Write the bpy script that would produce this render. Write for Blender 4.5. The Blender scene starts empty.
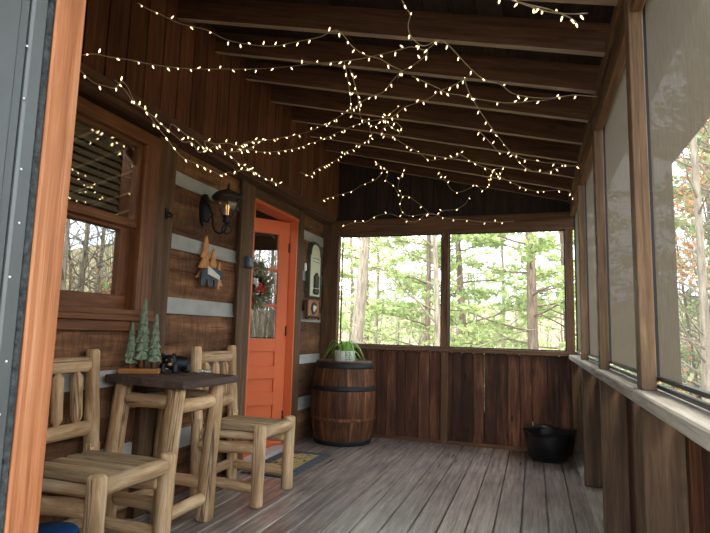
import bpy, math, random
from mathutils import Vector, Matrix, noise
random.seed(7)
SC = bpy.context.scene
COL = SC.collection
PI = math.pi

# ---------------------------------------------------------------- properties and hierarchy
def tag(o, label=None, cat=None, group=None, kind=None):
    if label: o['label'] = label
    if cat: o['category'] = cat
    if group: o['group'] = group
    if kind: o['kind'] = kind
    return o

def empty(name, loc=(0, 0, 0), label=None, cat=None, group=None, kind=None):
    o = bpy.data.objects.new(name, None)
    o.empty_display_size = .05
    COL.objects.link(o)
    o.location = loc
    return tag(o, label, cat, group, kind)

KIDS = {}
def copy_tree(o, parent=None):
    c = o.copy()
    COL.objects.link(c)
    if parent is not None: c.parent = parent
    KIDS.setdefault(c.name, [])
    for ch in list(KIDS.get(o.name, [])):
        k = copy_tree(ch, c)
        KIDS[c.name].append(k)
    return c

# ---------------------------------------------------------------- mesh builder
class MB:
    """collects boards, logs, tubes and lathed shapes and links them as ONE mesh object"""
    def __init__(s):
        s.v = []; s.f = []; s.g = []; s.t = []; s.m = []; s.sm = []
    def add(s, vs, fs, gs, tone=None, mi=0, smooth=False):
        b = len(s.v); t = random.random() if tone is None else tone
        off = Vector((random.uniform(0, 60), random.uniform(0, 60), random.uniform(0, 60)))
        s.v += [Vector(p) for p in vs]; s.g += [Vector(p) + off for p in gs]
        for q in fs:
            s.f.append([b + i for i in q]); s.t.append(t); s.m.append(mi); s.sm.append(smooth)
    def box(s, x0, x1, y0, y1, z0, z1, along=None, tone=None, mi=0, M=None, ch=0.0):
        if x1 < x0: x0, x1 = x1, x0
        if y1 < y0: y0, y1 = y1, y0
        if z1 < z0: z0, z1 = z1, z0
        c = Vector(((x0 + x1) / 2, (y0 + y1) / 2, (z0 + z1) / 2)); h = Vector(((x1 - x0) / 2, (y1 - y0) / 2, (z1 - z0) / 2))
        if along is None: along = 'xyz'[max(range(3), key=lambda i: h[i])]
        k = 'xyz'.index(along)
        loc = []; fs = []
        if ch > 0:
            ch = min(ch, .45 * 2 * min(h))
            idx = {}
            for a in (-1, 1):
                for b_ in (-1, 1):
                    for d in (-1, 1):
                        for ax in range(3):
                            p = [a * (h[0] - ch), b_ * (h[1] - ch), d * (h[2] - ch)]
                            sg = (a, b_, d)[ax]; p[ax] = sg * h[ax]
                            idx[(a, b_, d, ax)] = len(loc); loc.append(Vector(p))
            for ax in range(3):
                u, w = [i for i in range(3) if i != ax]
                for sg in (-1, 1):
                    q = []
                    for su, sw in ((-1, -1), (1, -1), (1, 1), (-1, 1)):
                        key = [0, 0, 0]; key[ax] = sg; key[u] = su; key[w] = sw
                        q.append(idx[(key[0], key[1], key[2], ax)])
                    fs.append(q)
            for ax in range(3):
                u, w = [i for i in range(3) if i != ax]
                for su in (-1, 1):
                    for sw in (-1, 1):
                        ks = []
                        for sa in (-1, 1):
                            key = [0, 0, 0]; key[ax] = sa; key[u] = su; key[w] = sw
                            ks.append(tuple(key))
                        fs.append([idx[ks[0] + (u,)], idx[ks[1] + (u,)], idx[ks[1] + (w,)], idx[ks[0] + (w,)]])
            for a in (-1, 1):
                for b_ in (-1, 1):
                    for d in (-1, 1):
                        fs.append([idx[(a, b_, d, 0)], idx[(a, b_, d, 1)], idx[(a, b_, d, 2)]])
            # make faces point outwards
            for q in fs:
                n = (loc[q[1]] - loc[q[0]]).cross(loc[q[2]] - loc[q[0]])
                m = sum((loc[i] for i in q), Vector())
                if n.dot(m) < 0: q.reverse()
        else:
            for a in (-1, 1):
                for b_ in (-1, 1):
                    for d in (-1, 1): loc.append(Vector((a * h[0], b_ * h[1], d * h[2])))
            fs = [[0, 1, 3, 2], [4, 6, 7, 5], [0, 4, 5, 1], [2, 3, 7, 6], [0, 2, 6, 4], [1, 5, 7, 3]]
        o = [k] + [i for i in range(3) if i != k]
        gs = [Vector((p[o[0]], p[o[1]], p[o[2]])) for p in loc]
        vs = [p + c for p in loc]
        if M is not None: vs = [M @ p for p in vs]
        s.add(vs, fs, gs, tone, mi)
        return s
    def frame(s, p0, p1):
        d = (Vector(p1) - Vector(p0)); L = d.length; d.normalize()
        a = Vector((0, 0, 1)) if abs(d.z) < .9 else Vector((1, 0, 0))
        u = d.cross(a).normalized(); w = d.cross(u).normalized()
        return d, u, w, L
    def beam(s, p0, p1, w, h, tone=None, mi=0):
        """a squared timber between two points, w across and h up"""
        p0 = Vector(p0); p1 = Vector(p1)
        d, u, ww, L = s.frame(p0, p1)
        vs = []; gs = []
        for e in (0, 1):
            for a, b_ in ((-1, -1), (1, -1), (1, 1), (-1, 1)):
                vs.append(p0 + d * L * e + u * a * w / 2 + ww * b_ * h / 2); gs.append((L * e, a * w / 2, b_ * h / 2))
        s.add(vs, [[0, 1, 2, 3][::-1], [4, 5, 6, 7], [0, 1, 5, 4], [1, 2, 6, 5], [2, 3, 7, 6], [3, 0, 4, 7]], gs, tone, mi)
        return s
    def log(s, p0, p1, r0, r1=None, seg=14, rings=12, ends=(0, 0), wob=.06, bend=.0, tone=None, mi=0, dome=.35):
        """a peeled log: uneven radius, slightly bent, rounded sawn ends; ends = tenon length at each end"""
        p0 = Vector(p0); p1 = Vector(p1); r1 = r1 or r0
        d, u, w, L = s.frame(p0, p1)
        sd = Vector((random.uniform(0, 50),) * 3) + Vector((0, 3, 9))
        ba = random.uniform(0, 2 * PI)
        st = [0.0]
        ts = []
        ed = min(.012, L * .1)
        ts = [0, ed * .35, ed] + [ed + (L - 2 * ed) * i / rings for i in range(1, rings)] + [L - ed, L - ed * .35, L]
        for q in (0, 1):
            if ends[q] > 0:
                e = ends[q]
                for x in (e * .55, e * .8, e):
                    ts.append(x if q == 0 else L - x)
        ts = sorted(set(round(x, 5) for x in ts))
        vs = []; gs = []; fs = []
        for t in ts:
            k = t / L
            r = r0 + (r1 - r0) * k
            m = 1.0
            e_ = min(t, L - t)
            if e_ < ed: m *= (1 - dome * (1 - e_ / ed) ** 2 * 1.0)
            if ends[0] > 0 and t < ends[0]: m *= .5 + .5 * max(0, min(1, (t / ends[0] - .55) / .45)) ** .7
            if ends[1] > 0 and L - t < ends[1]: m *= .5 + .5 * max(0, min(1, ((L - t) / ends[1] - .55) / .45)) ** .7
            c = p0 + d * t + (u * math.cos(ba) + w * math.sin(ba)) * bend * math.sin(PI * k)
            for i in range(seg):
                a = 2 * PI * i / seg
                n = noise.noise(sd + Vector((t * 7, math.cos(a) * .8, math.sin(a) * .8)))
                rr = r * m * (1 + wob * n * 2)
                vs.append(c + (u * math.cos(a) + w * math.sin(a)) * rr)
                gs.append((t, math.cos(a) * r, math.sin(a) * r))
        n = len(ts)
        for j in range(n - 1):
            for i in range(seg):
                a = j * seg + i; b_ = j * seg + (i + 1) % seg
                fs.append([a, b_, b_ + seg, a + seg])
        b0 = len(vs); vs.append(p0.copy()); gs.append((0, 0, 0)); vs.append(p1.copy()); gs.append((L, 0, 0))
        for i in range(seg):
            fs.append([b0, (i + 1) % seg, i]); fs.append([b0 + 1, (n - 1) * seg + i, (n - 1) * seg + (i + 1) % seg])
        s.add(vs, fs, gs, tone, mi, True)
        return s
    def tube(s, pts, r, seg=8, tone=None, mi=0, r1=None, closed=False):
        pts = [Vector(p) for p in pts]; n = len(pts)
        vs = []; gs = []; fs = []
        prev = None; L = 0
        for i, p in enumerate(pts):
            if closed: d = pts[(i + 1) % n] - pts[i - 1]
            else: d = pts[min(i + 1, n - 1)] - pts[max(i - 1, 0)]
            if d.length < 1e-9: d = Vector((0, 0, 1))
            d.normalize()
            if prev is None:
                a = Vector((0, 0, 1)) if abs(d.z) < .9 else Vector((1, 0, 0))
                u = d.cross(a).normalized()
            else:
                u = (prev - d * prev.dot(d))
                u = u.normalized() if u.length > 1e-6 else d.orthogonal().normalized()
            prev = u; w = d.cross(u)
            if i: L += (pts[i] - pts[i - 1]).length
            rr = r if r1 is None else r + (r1 - r) * i / (n - 1)
            for k in range(seg):
                a = 2 * PI * k / seg
                vs.append(p + (u * math.cos(a) + w * math.sin(a)) * rr); gs.append((L, math.cos(a) * rr, math.sin(a) * rr))
        m = n if closed else n - 1
        for j in range(m):
            for k in range(seg):
                a = j * seg + k; b_ = j * seg + (k + 1) % seg; j2 = ((j + 1) % n) * seg
                fs.append([a, b_, j2 + (k + 1) % seg, j2 + k])
        if not closed:
            fs.append(list(range(seg))[::-1]); fs.append([(n - 1) * seg + k for k in range(seg)])
        s.add(vs, fs, gs, tone, mi, True)
        return s
    def lathe(s, prof, c, seg=32, tone=None, mi=0, M=None, smooth=True, wave=None):
        """prof: (radius, height) from bottom to top, turned about the vertical through c"""
        c = Vector(c); vs = []; gs = []; fs = []
        for (r, z) in prof:
            for i in range(seg):
                a = 2 * PI * i / seg
                rr = r; zz = z
                if wave: rr, zz = wave(r, z, a)
                p = Vector((rr * math.cos(a), rr * math.sin(a), zz))
                gs.append((zz, rr * math.cos(a), rr * math.sin(a)))
                if M is not None: p = M @ p
                vs.append(c + p)
        n = len(prof)
        for j in range(n - 1):
            for i in range(seg):
                a = j * seg + i; b_ = j * seg + (i + 1) % seg
                fs.append([a, b_, b_ + seg, a + seg])
        if prof[0][0] > 1e-4: fs.append(list(range(seg))[::-1])
        if prof[-1][0] > 1e-4: fs.append([(n - 1) * seg + i for i in range(seg)])
        s.add(vs, fs, gs, tone, mi, smooth)
        return s
    def prism(s, poly, t, M, tone=None, mi=0):
        """poly: outline in the local x-z plane, thickness t along local y, placed by matrix M"""
        n = len(poly); vs = []; gs = []
        for y in (-t / 2, t / 2):
            for (x, z) in poly:
                vs.append(M @ Vector((x, y, z))); gs.append((x, y, z))
        fs = [list(range(n)), [n + i for i in range(n)][::-1]]
        for i in range(n):
            j = (i + 1) % n
            fs.append([j, i, n + i, n + j])
        s.add(vs, fs, gs, tone, mi)
        return s
    def build(s, name, mats, parent=None, base=None, fix=True):
        me = bpy.data.meshes.new(name)
        off = Vector((0, 0, 0))
        if parent is not None:
            off = ROOT_LOC.get(parent.name, Vector((0, 0, 0)))
        elif base is not None: off = Vector(base)
        elif s.v:
            xs = [p.x for p in s.v]; ys = [p.y for p in s.v]; zs = [p.z for p in s.v]
            off = Vector(((min(xs) + max(xs)) / 2, (min(ys) + max(ys)) / 2, min(zs)))
        me.from_pydata([p - off for p in s.v], [], s.f)
        if not isinstance(mats, (list, tuple)): mats = [mats]
        for m in mats: me.materials.append(m)
        me.polygons.foreach_set('material_index', s.m)
        me.polygons.foreach_set('use_smooth', s.sm)
        a = me.attributes.new('gr', 'FLOAT_VECTOR', 'POINT'); a.data.foreach_set('vector', [c for p in s.g for c in p])
        b = me.attributes.new('tone', 'FLOAT', 'FACE'); b.data.foreach_set('value', s.t)
        me.update()
        if fix:
            import bmesh
            bm = bmesh.new(); bm.from_mesh(me); bmesh.ops.recalc_face_normals(bm, faces=bm.faces); bm.to_mesh(me); bm.free()
        o = bpy.data.objects.new(name, me); COL.objects.link(o)
        if parent is not None:
            o.parent = parent; KIDS.setdefault(parent.name, []).append(o)
            ROOT_LOC[o.name] = off.copy()       # a child sits at its parent's origin
        else:
            o.location = off; ROOT_LOC[o.name] = off.copy()
        return o
ROOT_LOC = {}
def thing(name, loc, label, cat, group=None):
    o = empty(name, loc, label, cat, group); ROOT_LOC[o.name] = Vector(loc); return o
def struct(name, mb, mat, parent=None):
    o = mb.build(name, mat, parent)
    if parent is None: o['kind'] = 'structure'
    return o

# ---------------------------------------------------------------- materials
def lin(c): return tuple(((x / 255) / 12.92 if x / 255 <= .04045 else ((x / 255 + .055) / 1.055) ** 2.4) for x in c)
class N:
    def __init__(s, name):
        s.m = bpy.data.materials.new(name); s.m.use_nodes = True
        s.t = s.m.node_tree; s.t.nodes.clear()
        s.out = s.t.nodes.new('ShaderNodeOutputMaterial')
    def n(s, typ, **kw):
        o = s.t.nodes.new(typ)
        for k, v in kw.items():
            if k[0] == 'i' and k[1:].isdigit(): s.put(o.inputs[int(k[1:])], v)
            elif k.startswith('in_'): s.put(o.inputs[k[3:].replace('_', ' ')], v)
            else: setattr(o, k, v)
        return o
    def put(s, inp, v):
        if isinstance(v, bpy.types.NodeSocket): s.t.links.new(v, inp)
        else:
            if inp.type == 'RGBA' and len(v) == 3: v = (*v, 1)
            inp.default_value = v
    def mix(s, a, b, f, mode='MIX'):
        o = s.n('ShaderNodeMix', data_type='RGBA', blend_type=mode)
        s.put(o.inputs[0], f); s.put(o.inputs[6], a); s.put(o.inputs[7], b); return o.outputs[2]
    def ramp(s, f, pts):
        o = s.n('ShaderNodeValToRGB'); s.put(o.inputs[0], f)
        e = o.color_ramp.elements
        while len(e) < len(pts): e.new(.5)
        for q, (p, c) in zip(e, pts):
            q.position = p; q.color = (*c, 1) if len(c) == 3 else c
        return o.outputs[0]
    def math(s, op, a, b=0.0, clamp=False):
        o = s.n('ShaderNodeMath', operation=op, use_clamp=clamp); s.put(o.inputs[0], a); s.put(o.inputs[1], b); return o.outputs[0]
    def vmul(s, v, k):
        o = s.n('ShaderNodeVectorMath', operation='MULTIPLY'); s.put(o.inputs[0], v); s.put(o.inputs[1], k); return o.outputs[0]
    def noise(s, vec, scale, detail=4, rough=.6, dist=0):
        o = s.n('ShaderNodeTexNoise'); s.put(o.inputs['Vector'], vec); s.put(o.inputs['Scale'], scale)
        s.put(o.inputs['Detail'], detail); s.put(o.inputs['Roughness'], rough); s.put(o.inputs['Distortion'], dist); return o.outputs[0]
    def bsdf(s, col, rough=.6, normal=None, spec=.3, **kw):
        o = s.n('ShaderNodeBsdfPrincipled'); s.put(o.inputs['Base Color'], col); s.put(o.inputs['Roughness'], rough)
        s.put(o.inputs['Specular IOR Level'], spec)
        if normal is not None: s.put(o.inputs['Normal'], normal)
        for k, v in kw.items(): s.put(o.inputs[k.replace('_', ' ')], v)
        return o.outputs[0]
    def bump(s, h, st=.3, d=.01):
        o = s.n('ShaderNodeBump'); s.put(o.inputs['Height'], h); s.put(o.inputs['Strength'], st); s.put(o.inputs['Distance'], d); return o.outputs[0]
    def done(s, sh):
        s.t.links.new(sh, s.out.inputs[0]); return s.m

def wood(name, dark, mid, light, rough=.6, tonevar=.5, knots=.5, stretch=14., scale=2.2, bump=.25, spec=.25, blotch=.3, cracks=.0, grime=None, kerf=0):
    """boards and logs: streaks run along the grain stored with each board"""
    n = N(name)
    g = n.n('ShaderNodeAttribute', attribute_name='gr').outputs['Vector']
    t = n.n('ShaderNodeAttribute', attribute_name='tone').outputs['Fac']
    v = n.vmul(g, (1.0, stretch, stretch))
    a = n.noise(v, scale, 6, .65, .6)
    fine = n.noise(n.vmul(g, (1.5, stretch * 4, stretch * 4)), scale * 2.2, 3, .6)
    b = n.noise(g, 3.0, 3, .6)
    c = n.ramp(a, [(.25, lin(dark)), (.52, lin(mid)), (.78, lin(light))])
    # board to board variation
    tv = n.ramp(t, [(0, (1 - tonevar * .55,) * 3), (1, (1 + tonevar * .45,) * 3)])
    c = n.mix(c, tv, 1.0, 'MULTIPLY')
    fr = n.ramp(fine, [(.3, (.72, .72, .72)), (.65, (1.08, 1.08, 1.08))])
    c = n.mix(c, fr, .7, 'MULTIPLY')
    bl = n.ramp(b, [(.32, (.55, .55, .58)), (.62, (1.08, 1.05, 1.0))])
    c = n.mix(c, bl, blotch, 'MULTIPLY')
    h = n.math('ADD', a, n.math('MULTIPLY', fine, .5))
    if knots > 0:
        vo = n.n('ShaderNodeTexVoronoi'); n.put(vo.inputs['Vector'], n.vmul(g, (1.0, 2.6, 2.6))); n.put(vo.inputs['Scale'], 2.4)
        k = n.ramp(vo.outputs['Distance'], [(.0, (0, 0, 0)), (.05, (.02, .02, .02)), (.11, (1, 1, 1))])
        c = n.mix(c, n.mix((.30, .24, .2), (1, 1, 1), k), knots, 'MULTIPLY')
    if cracks > 0:
        cr = n.noise(n.vmul(g, (.8, 22, 22)), 1.3, 2, .5, .3)
        ck = n.ramp(cr, [(.60, (1, 1, 1)), (.64, (.25, .2, .18)), (.68, (1, 1, 1))])
        c = n.mix(c, ck, cracks, 'MULTIPLY')
        h = n.math('ADD', h, n.math('MULTIPLY', ck, cracks))
    if kerf:
        kf = n.noise(n.vmul(g, (26, 3.0, 3.0)), 2.2, 3, .6, .4)
        c = n.mix(c, n.ramp(kf, [(.36, (.60, .56, .54)), (.56, (1.06, 1.05, 1.04))]), kerf, 'MULTIPLY')
        h = n.math('ADD', h, n.math('MULTIPLY', kf, kerf))
    if grime: 
        gg = n.noise(g, 1.4, 4, .7); c = n.mix(c, lin(grime), n.ramp(gg, [(.45, (0, 0, 0)), (.7, (1, 1, 1))]))
    return n.done(n.bsdf(c, rough, n.bump(h, bump, .006), spec))

def plain(name, col, rough=.5, spec=.4, metal=0, var=.12, scale=20, bump=.0, **kw):
    n = N(name)
    tc = n.n('ShaderNodeTexCoord').outputs['Object']
    a = n.noise(tc, scale, 4, .6)
    c0 = lin(col)
    c = n.ramp(a, [(.3, tuple(x * (1 - var) for x in c0)), (.7, tuple(min(1, x * (1 + var)) for x in c0))])
    nb = n.bump(a, bump, .004) if bump else None
    return n.done(n.bsdf(c, rough, nb, spec, Metallic=metal, **kw))

M = {}
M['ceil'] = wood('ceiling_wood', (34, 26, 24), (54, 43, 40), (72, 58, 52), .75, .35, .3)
M['rafter'] = wood('rafter_wood', (66, 44, 34), (102, 72, 57), (128, 94, 76), .7, .25, .6, cracks=.2)
M['gable'] = wood('gable_board_wood', (70, 42, 28), (110, 68, 46), (138, 92, 66), .75, .5, .3)
M['darkwall'] = wood('half_wall_board_wood', (60, 37, 26), (98, 62, 44), (148, 103, 74), .6, .85, .9, stretch=9, blotch=.6, cracks=.3)
M['frame'] = wood('brown_framing_wood', (70, 48, 34), (108, 78, 56), (138, 104, 76), .65, .35, .4, cracks=.3)
M['stud'] = wood('stud_wood', (72, 54, 38), (112, 86, 62), (140, 112, 84), .65, .4, .6, cracks=.3)
M['log'] = wood('hewn_log_wood', (84, 56, 38), (138, 98, 68), (178, 136, 98), .78, .5, .6, stretch=6, scale=1.7, bump=.6, blotch=.8, cracks=.7, kerf=.7)
M['trim'] = wood('dark_trim_wood', (70, 52, 38), (108, 82, 60), (138, 110, 84), .7, .3, .3, cracks=.3)
M['sash'] = wood('window_wood', (84, 50, 28), (128, 80, 48), (156, 106, 68), .5, .3, .2, spec=.35)
M['sill'] = wood('weathered_sill_wood', (132, 120, 104), (178, 168, 152), (208, 200, 186), .75, .2, .4, cracks=.7)
M['floor'] = wood('deck_board_wood', (108, 94, 86), (158, 143, 133), (194, 181, 172), .27, .3, .12, stretch=16, scale=2.0, bump=.2, spec=.9, blotch=.5, cracks=.25)
M['pine'] = wood('peeled_log_wood', (156, 112, 74), (222, 184, 138), (248, 226, 190), .6, .3, .7, stretch=8, scale=3.0, bump=.5, cracks=1.0, blotch=.5)
M['slat'] = wood('seat_slat_wood', (136, 108, 78), (192, 164, 126), (222, 200, 164), .65, .4, .3, cracks=.6)
M['table'] = wood('table_top_wood', (64, 48, 42), (92, 72, 64), (116, 94, 84), .5, .2, .1, spec=.4)
M['orange_wood'] = wood('orange_stained_wood', (132, 76, 44), (180, 116, 76), (206, 150, 108), .6, .12, .5, stretch=30, scale=2.0, cracks=.2)
M['barrel'] = wood('barrel_stave_wood', (60, 36, 24), (112, 72, 46), (170, 122, 84), .6, .8, .1, stretch=8, scale=3, blotch=.9, cracks=.5)
M['post'] = wood('fence_post_wood', (84, 58, 36), (122, 88, 58), (150, 112, 76), .7, .3, .4)
M['chink'] = plain('chinking', (176, 176, 168), .85, .1, var=.12, scale=9, bump=.4)
M['door'] = plain('orange_door_paint', (222, 112, 66), .5, .35, var=.05, scale=6)
M['black'] = plain('black_metal', (20, 20, 22), .45, .5, var=.3)
M['blackplastic'] = plain('black_plastic', (16, 17, 20), .35, .5, var=.3)
M['iron'] = plain('barrel_hoop_iron', (38, 37, 38), .6, .5, metal=.3, var=.35)
M['grey'] = plain('grey_door_metal', (82, 85, 83), .4, .5, var=.06)
M['seal'] = plain('weather_strip', (66, 70, 70), .9, .1, var=.6, scale=120, bump=.6)
M['white'] = plain('white_ceramic', (226, 224, 220), .35, .5, var=.03)
M['threshold'] = plain('threshold_metal', (190, 188, 182), .5, .5, var=.08)
M['bearfur'] = plain('black_fur_paint', (20, 20, 24), .5, .4, var=.5, scale=60, bump=.8)
M['tan'] = plain('tan_paint', (170, 130, 80), .6)
M['decowood'] = plain('light_cut_wood', (206, 146, 90), .6, .3, var=.2, scale=30)
M['decogrey'] = plain('slate_grey_paint', (74, 80, 86), .6, .3, var=.2)
M['cream'] = plain('cream_paint', (224, 220, 204), .6)
M['palegreen'] = plain('pale_green_paint', (214, 216, 184), .6, .3, var=.1, scale=12)
M['darkgreenframe'] = plain('dark_green_frame_paint', (78, 84, 66), .6, .3, var=.3)
M['bronze'] = plain('dark_bronze', (52, 44, 38), .45, .5, metal=.3, var=.4, scale=60)
M['copper'] = plain('copper_brown_paint', (164, 106, 62), .5, .4, var=.25, scale=30)
M['red'] = plain('red_berry', (150, 44, 32), .5)
M['wreath'] = plain('dry_greenery', (96, 104, 76), .8, .2, var=.45, scale=40)
M['wreathgrey'] = plain('frosted_greenery', (168, 160, 144), .8, .2, var=.3, scale=40)
M['firtree'] = plain('carved_tree_green', (128, 142, 116), .8, .15, var=.35, scale=50, bump=.4)
M['firtrunk'] = plain('carved_tree_trunk', (120, 82, 52), .7, .2, var=.3, scale=50)
M['brownblock'] = wood('base_block_wood', (120, 74, 36), (176, 118, 66), (206, 150, 92), .5, .1, 0)
M['blue'] = plain('blue_plastic', (36, 104, 178), .4)
M['soil'] = plain('potting_soil', (40, 30, 24), .95)
M['leafgreen'] = plain('plant_leaf', (140, 190, 80), .45, .4, var=.3, scale=30)
M['wire'] = plain('string_light_wire', (170, 156, 138), .5, .3, var=.1)
M['lit_rafter_edge'] = wood('lit_rafter_underside', (120, 104, 92), (158, 140, 124), (184, 168, 152), .7, .2, .2)  # paler wood paints in outside light caught by the rafter undersides
M['socket'] = plain('bulb_socket', (150, 146, 136), .5)
M['dark'] = plain('interior_wall', (60, 50, 42), .9, .1)
M['rope'] = plain('rope_fibre', (170, 160, 140), .9)
M['blind'] = plain('blind_slat', (206, 198, 178), .5, .3, var=.04)
_n = N('blind_slat'); _d = _n.n('ShaderNodeBsdfDiffuse'); _n.put(_d.inputs[0], lin((206, 198, 178))); _l = _n.n('ShaderNodeBsdfTranslucent'); _n.put(_l.inputs[0], lin((206, 198, 178)))
_x = _n.n('ShaderNodeMixShader'); _n.t.links.new(_d.outputs[0], _x.inputs[1]); _n.t.links.new(_l.outputs[0], _x.inputs[2]); M['blind'] = _n.done(_x.outputs[0])
M['oval'] = plain('white_plastic', (230, 228, 220), .4)
M['mark'] = plain('black_print', (34, 34, 38), .6)

def glass(name, tint=(1, 1, 1), rough=.0, alpha=.12):
    n = N(name)
    gl = n.n('ShaderNodeBsdfGlossy'); n.put(gl.inputs['Roughness'], rough); n.put(gl.inputs['Color'], (1, 1, 1))
    tr = n.n('ShaderNodeBsdfTransparent'); n.put(tr.inputs['Color'], tint)
    fr = n.n('ShaderNodeLayerWeight'); n.put(fr.inputs['Blend'], .5); fr_ = n.math('MULTIPLY', n.math('POWER', fr.outputs['Facing'], 4.0), .8)
    mx = n.n('ShaderNodeMixShader'); n.put(mx.inputs[0], n.math('ADD', fr_, alpha, True))
    n.t.links.new(tr.outputs[0], mx.inputs[1]); n.t.links.new(gl.outputs[0], mx.inputs[2])
    return n.done(mx.outputs[0])
M['pane'] = glass('window_pane_glass', (.88, .9, .88), 0, .36)
M['clearglass'] = glass('clear_glass', (.93, .95, .95), .02, .14)
M['lampglass'] = glass('lantern_glass', (.92, .9, .85), .15, .2)

def emis(name, col, st):
    n = N(name); e = n.n('ShaderNodeEmission'); n.put(e.inputs[0], col); n.put(e.inputs[1], st); return n.done(e.outputs[0])
M['bulb'] = emis('warm_bulb_glow', (1.0, .70, .33), 2.2)
M['flame'] = emis('lantern_bulb_glow', (1.0, .5, .2), .7)

def screen(name, col, thin, thick, lit=.6):
    """woven insect screen: open threads square on, closed up when seen along the weave, as the real cloth is"""
    n = N(name)
    tc = n.n('ShaderNodeTexCoord').outputs['Object']
    streak = n.noise(n.vmul(tc, (1, 30, 4)), 3.0, 4, .6)
    weave = n.noise(n.vmul(tc, (1, 160, 120)), 2.0, 2, .5)
    c0 = lin(col)
    c = n.ramp(n.math('ADD', n.math('MULTIPLY', streak, .6), n.math('MULTIPLY', weave, .4)), [(.35, tuple(x * .78 for x in c0)), (.65, tuple(x * 1.12 for x in c0))])
    df = n.n('ShaderNodeBsdfDiffuse'); n.put(df.inputs[0], c)
    tl = n.n('ShaderNodeBsdfTranslucent'); n.put(tl.inputs[0], c)
    mx = n.n('ShaderNodeMixShader'); n.put(mx.inputs[0], lit); n.t.links.new(df.outputs[0], mx.inputs[1]); n.t.links.new(tl.outputs[0], mx.inputs[2])
    tr = n.n('ShaderNodeBsdfTransparent')
    lw = n.n('ShaderNodeLayerWeight'); n.put(lw.inputs['Blend'], .5)
    f = n.ramp(lw.outputs['Facing'], [(.35, (thin,) * 3), (.74, (thick,) * 3)])
    m2 = n.n('ShaderNodeMixShader'); n.put(m2.inputs[0], f); n.t.links.new(tr.outputs[0], m2.inputs[1]); n.t.links.new(mx.outputs[0], m2.inputs[2])
    return n.done(m2.outputs[0])
M['screen'] = screen('insect_screen', (120, 118, 110), .26, .42)
M['sunlit_dusty'] = screen('sunlit_dusty_screen', (100, 91, 79), .22, .99, .5)  # sun glow on the dust, put into a denser grey copy of the mesh
M['thinscreen'] = screen('fine_back_screen', (150, 150, 145), .10, .12)
# ================================================================ PORCH SHELL
# x: 0 at the camera, house wall at -2.17, screened wall at +.33 ; y: into the porch, far wall at 5.47 ; z: 0 on the deck
D = 5.47; XL = -2.17; XT = -2.13; XR = .325

# floor -----------------------------------------------------------
m = MB()
k = 0
x = .209
edges = []
while x > -2.4: edges.append(x); x -= .1455
edges = [.354] + edges
for a, b in zip(edges, edges[1:]):
    m.box(b + .0036, a - .0036, -1.2, D + .1, -.03, 0, 'y', ch=.003)
m.box(.357, .50, -1.2, D + .1, -.03, 0, 'y')
m.box(-2.4, .50, -1.2, D + .1, -.06, -.031, 'y', 0)
struct('floor', m, M['floor'])

# left wall of hewn logs with pale chinking ------------------------
CH = [(2.067, 1.974), (1.657, 1.562), (1.253, 1.151), (.825, .740), (.413, .298)]
def courses():
    zs = [2.30]
    out = []
    top = 2.30
    for a, b in CH:
        out.append((a, top)); top = b
    out.append((-.02, top)); return out
WY0, WY1, WZ0, WZ1 = 1.60, 2.60, 1.12, 2.16       # hole of the window
DY0, DY1, DZ1 = 3.79, 4.67, 2.13                  # hole of the door
def hewn(m, y0, y1, z0, z1):
    """a log face: a grid with an adzed, slightly rounded front"""
    ny = max(2, int((y1 - y0) / .05)); nz = 7
    vs = []; gs = []; fs = []
    sd = Vector((random.uniform(0, 90), 0, 0))
    for j in range(nz + 1):
        for i in range(ny + 1):
            y = y0 + (y1 - y0) * i / ny; z = z0 + (z1 - z0) * j / nz
            k = j / nz
            rnd = .016 * (abs(2 * k - 1) ** 3)
            n = noise.noise(sd + Vector((y * 2.2, z * 7, 0))) * .010 + noise.noise(sd + Vector((y * 14, z * 16, 3))) * .004
            vs.append((XL - rnd + n, y, z)); gs.append((y, z, 0))
    for j in range(nz):
        for i in range(ny):
            a = j * (ny + 1) + i; fs.append([a, a + 1, a + ny + 2, a + ny + 1])
    m.add(vs, fs, gs, None, 0, True)
    m.box(XL - .20, XL - .02, y0, y1, z0 + .001, z1 - .001, 'y')
m = MB()
for (z0, z1) in courses():
    for (ya, yb) in ((.62, WY0), (WY0, WY1), (WY1, DY0), (DY0, DY1), (DY1, D)):
        if (ya, yb) == (DY0, DY1):
            if z1 > DZ1: hewn(m, ya, yb, max(z0, DZ1), z1)
        elif (ya, yb) == (WY0, WY1):
            if z0 < WZ0: hewn(m, ya, yb, z0, min(z1, WZ0))
            if z1 > WZ1: hewn(m, ya, yb, max(z0, WZ1), z1)
        else: hewn(m, ya, yb, z0, z1)
wl = m.build('wall_left', M['log']); wl['kind'] = 'structure'
for (zt, zb) in CH:
    for (ya, yb) in ((.62, WY0), (WY0, WY1), (WY1, DY0), (DY1, D)):
        if (ya, yb) == (WY0, WY1) and zt > WZ0: continue
        c = MB(); ny = max(2, int((yb - ya) / .06)); vs = []; gs = []; fs = []
        for j in range(4):
            for i in range(ny + 1):
                y = ya + (yb - ya) * i / ny; z = zb + (zt - zb) * j / 3
                vs.append((XL - .006 + noise.noise(Vector((y * 5, z * 9, 1))) * .006 + (.012 if j == 0 else 0), y, z)); gs.append((y, z, 0))
        for j in range(3):
            for i in range(ny):
                a = j * (ny + 1) + i; fs.append([a, a + 1, a + ny + 2, a + ny + 1])
        c.add(vs, fs, gs, .5, 0, True); c.box(XL - .15, XL - .022, ya, yb, zb, zt, 'y', .5)
        c.build('chinking', M['chink'], wl)

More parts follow.
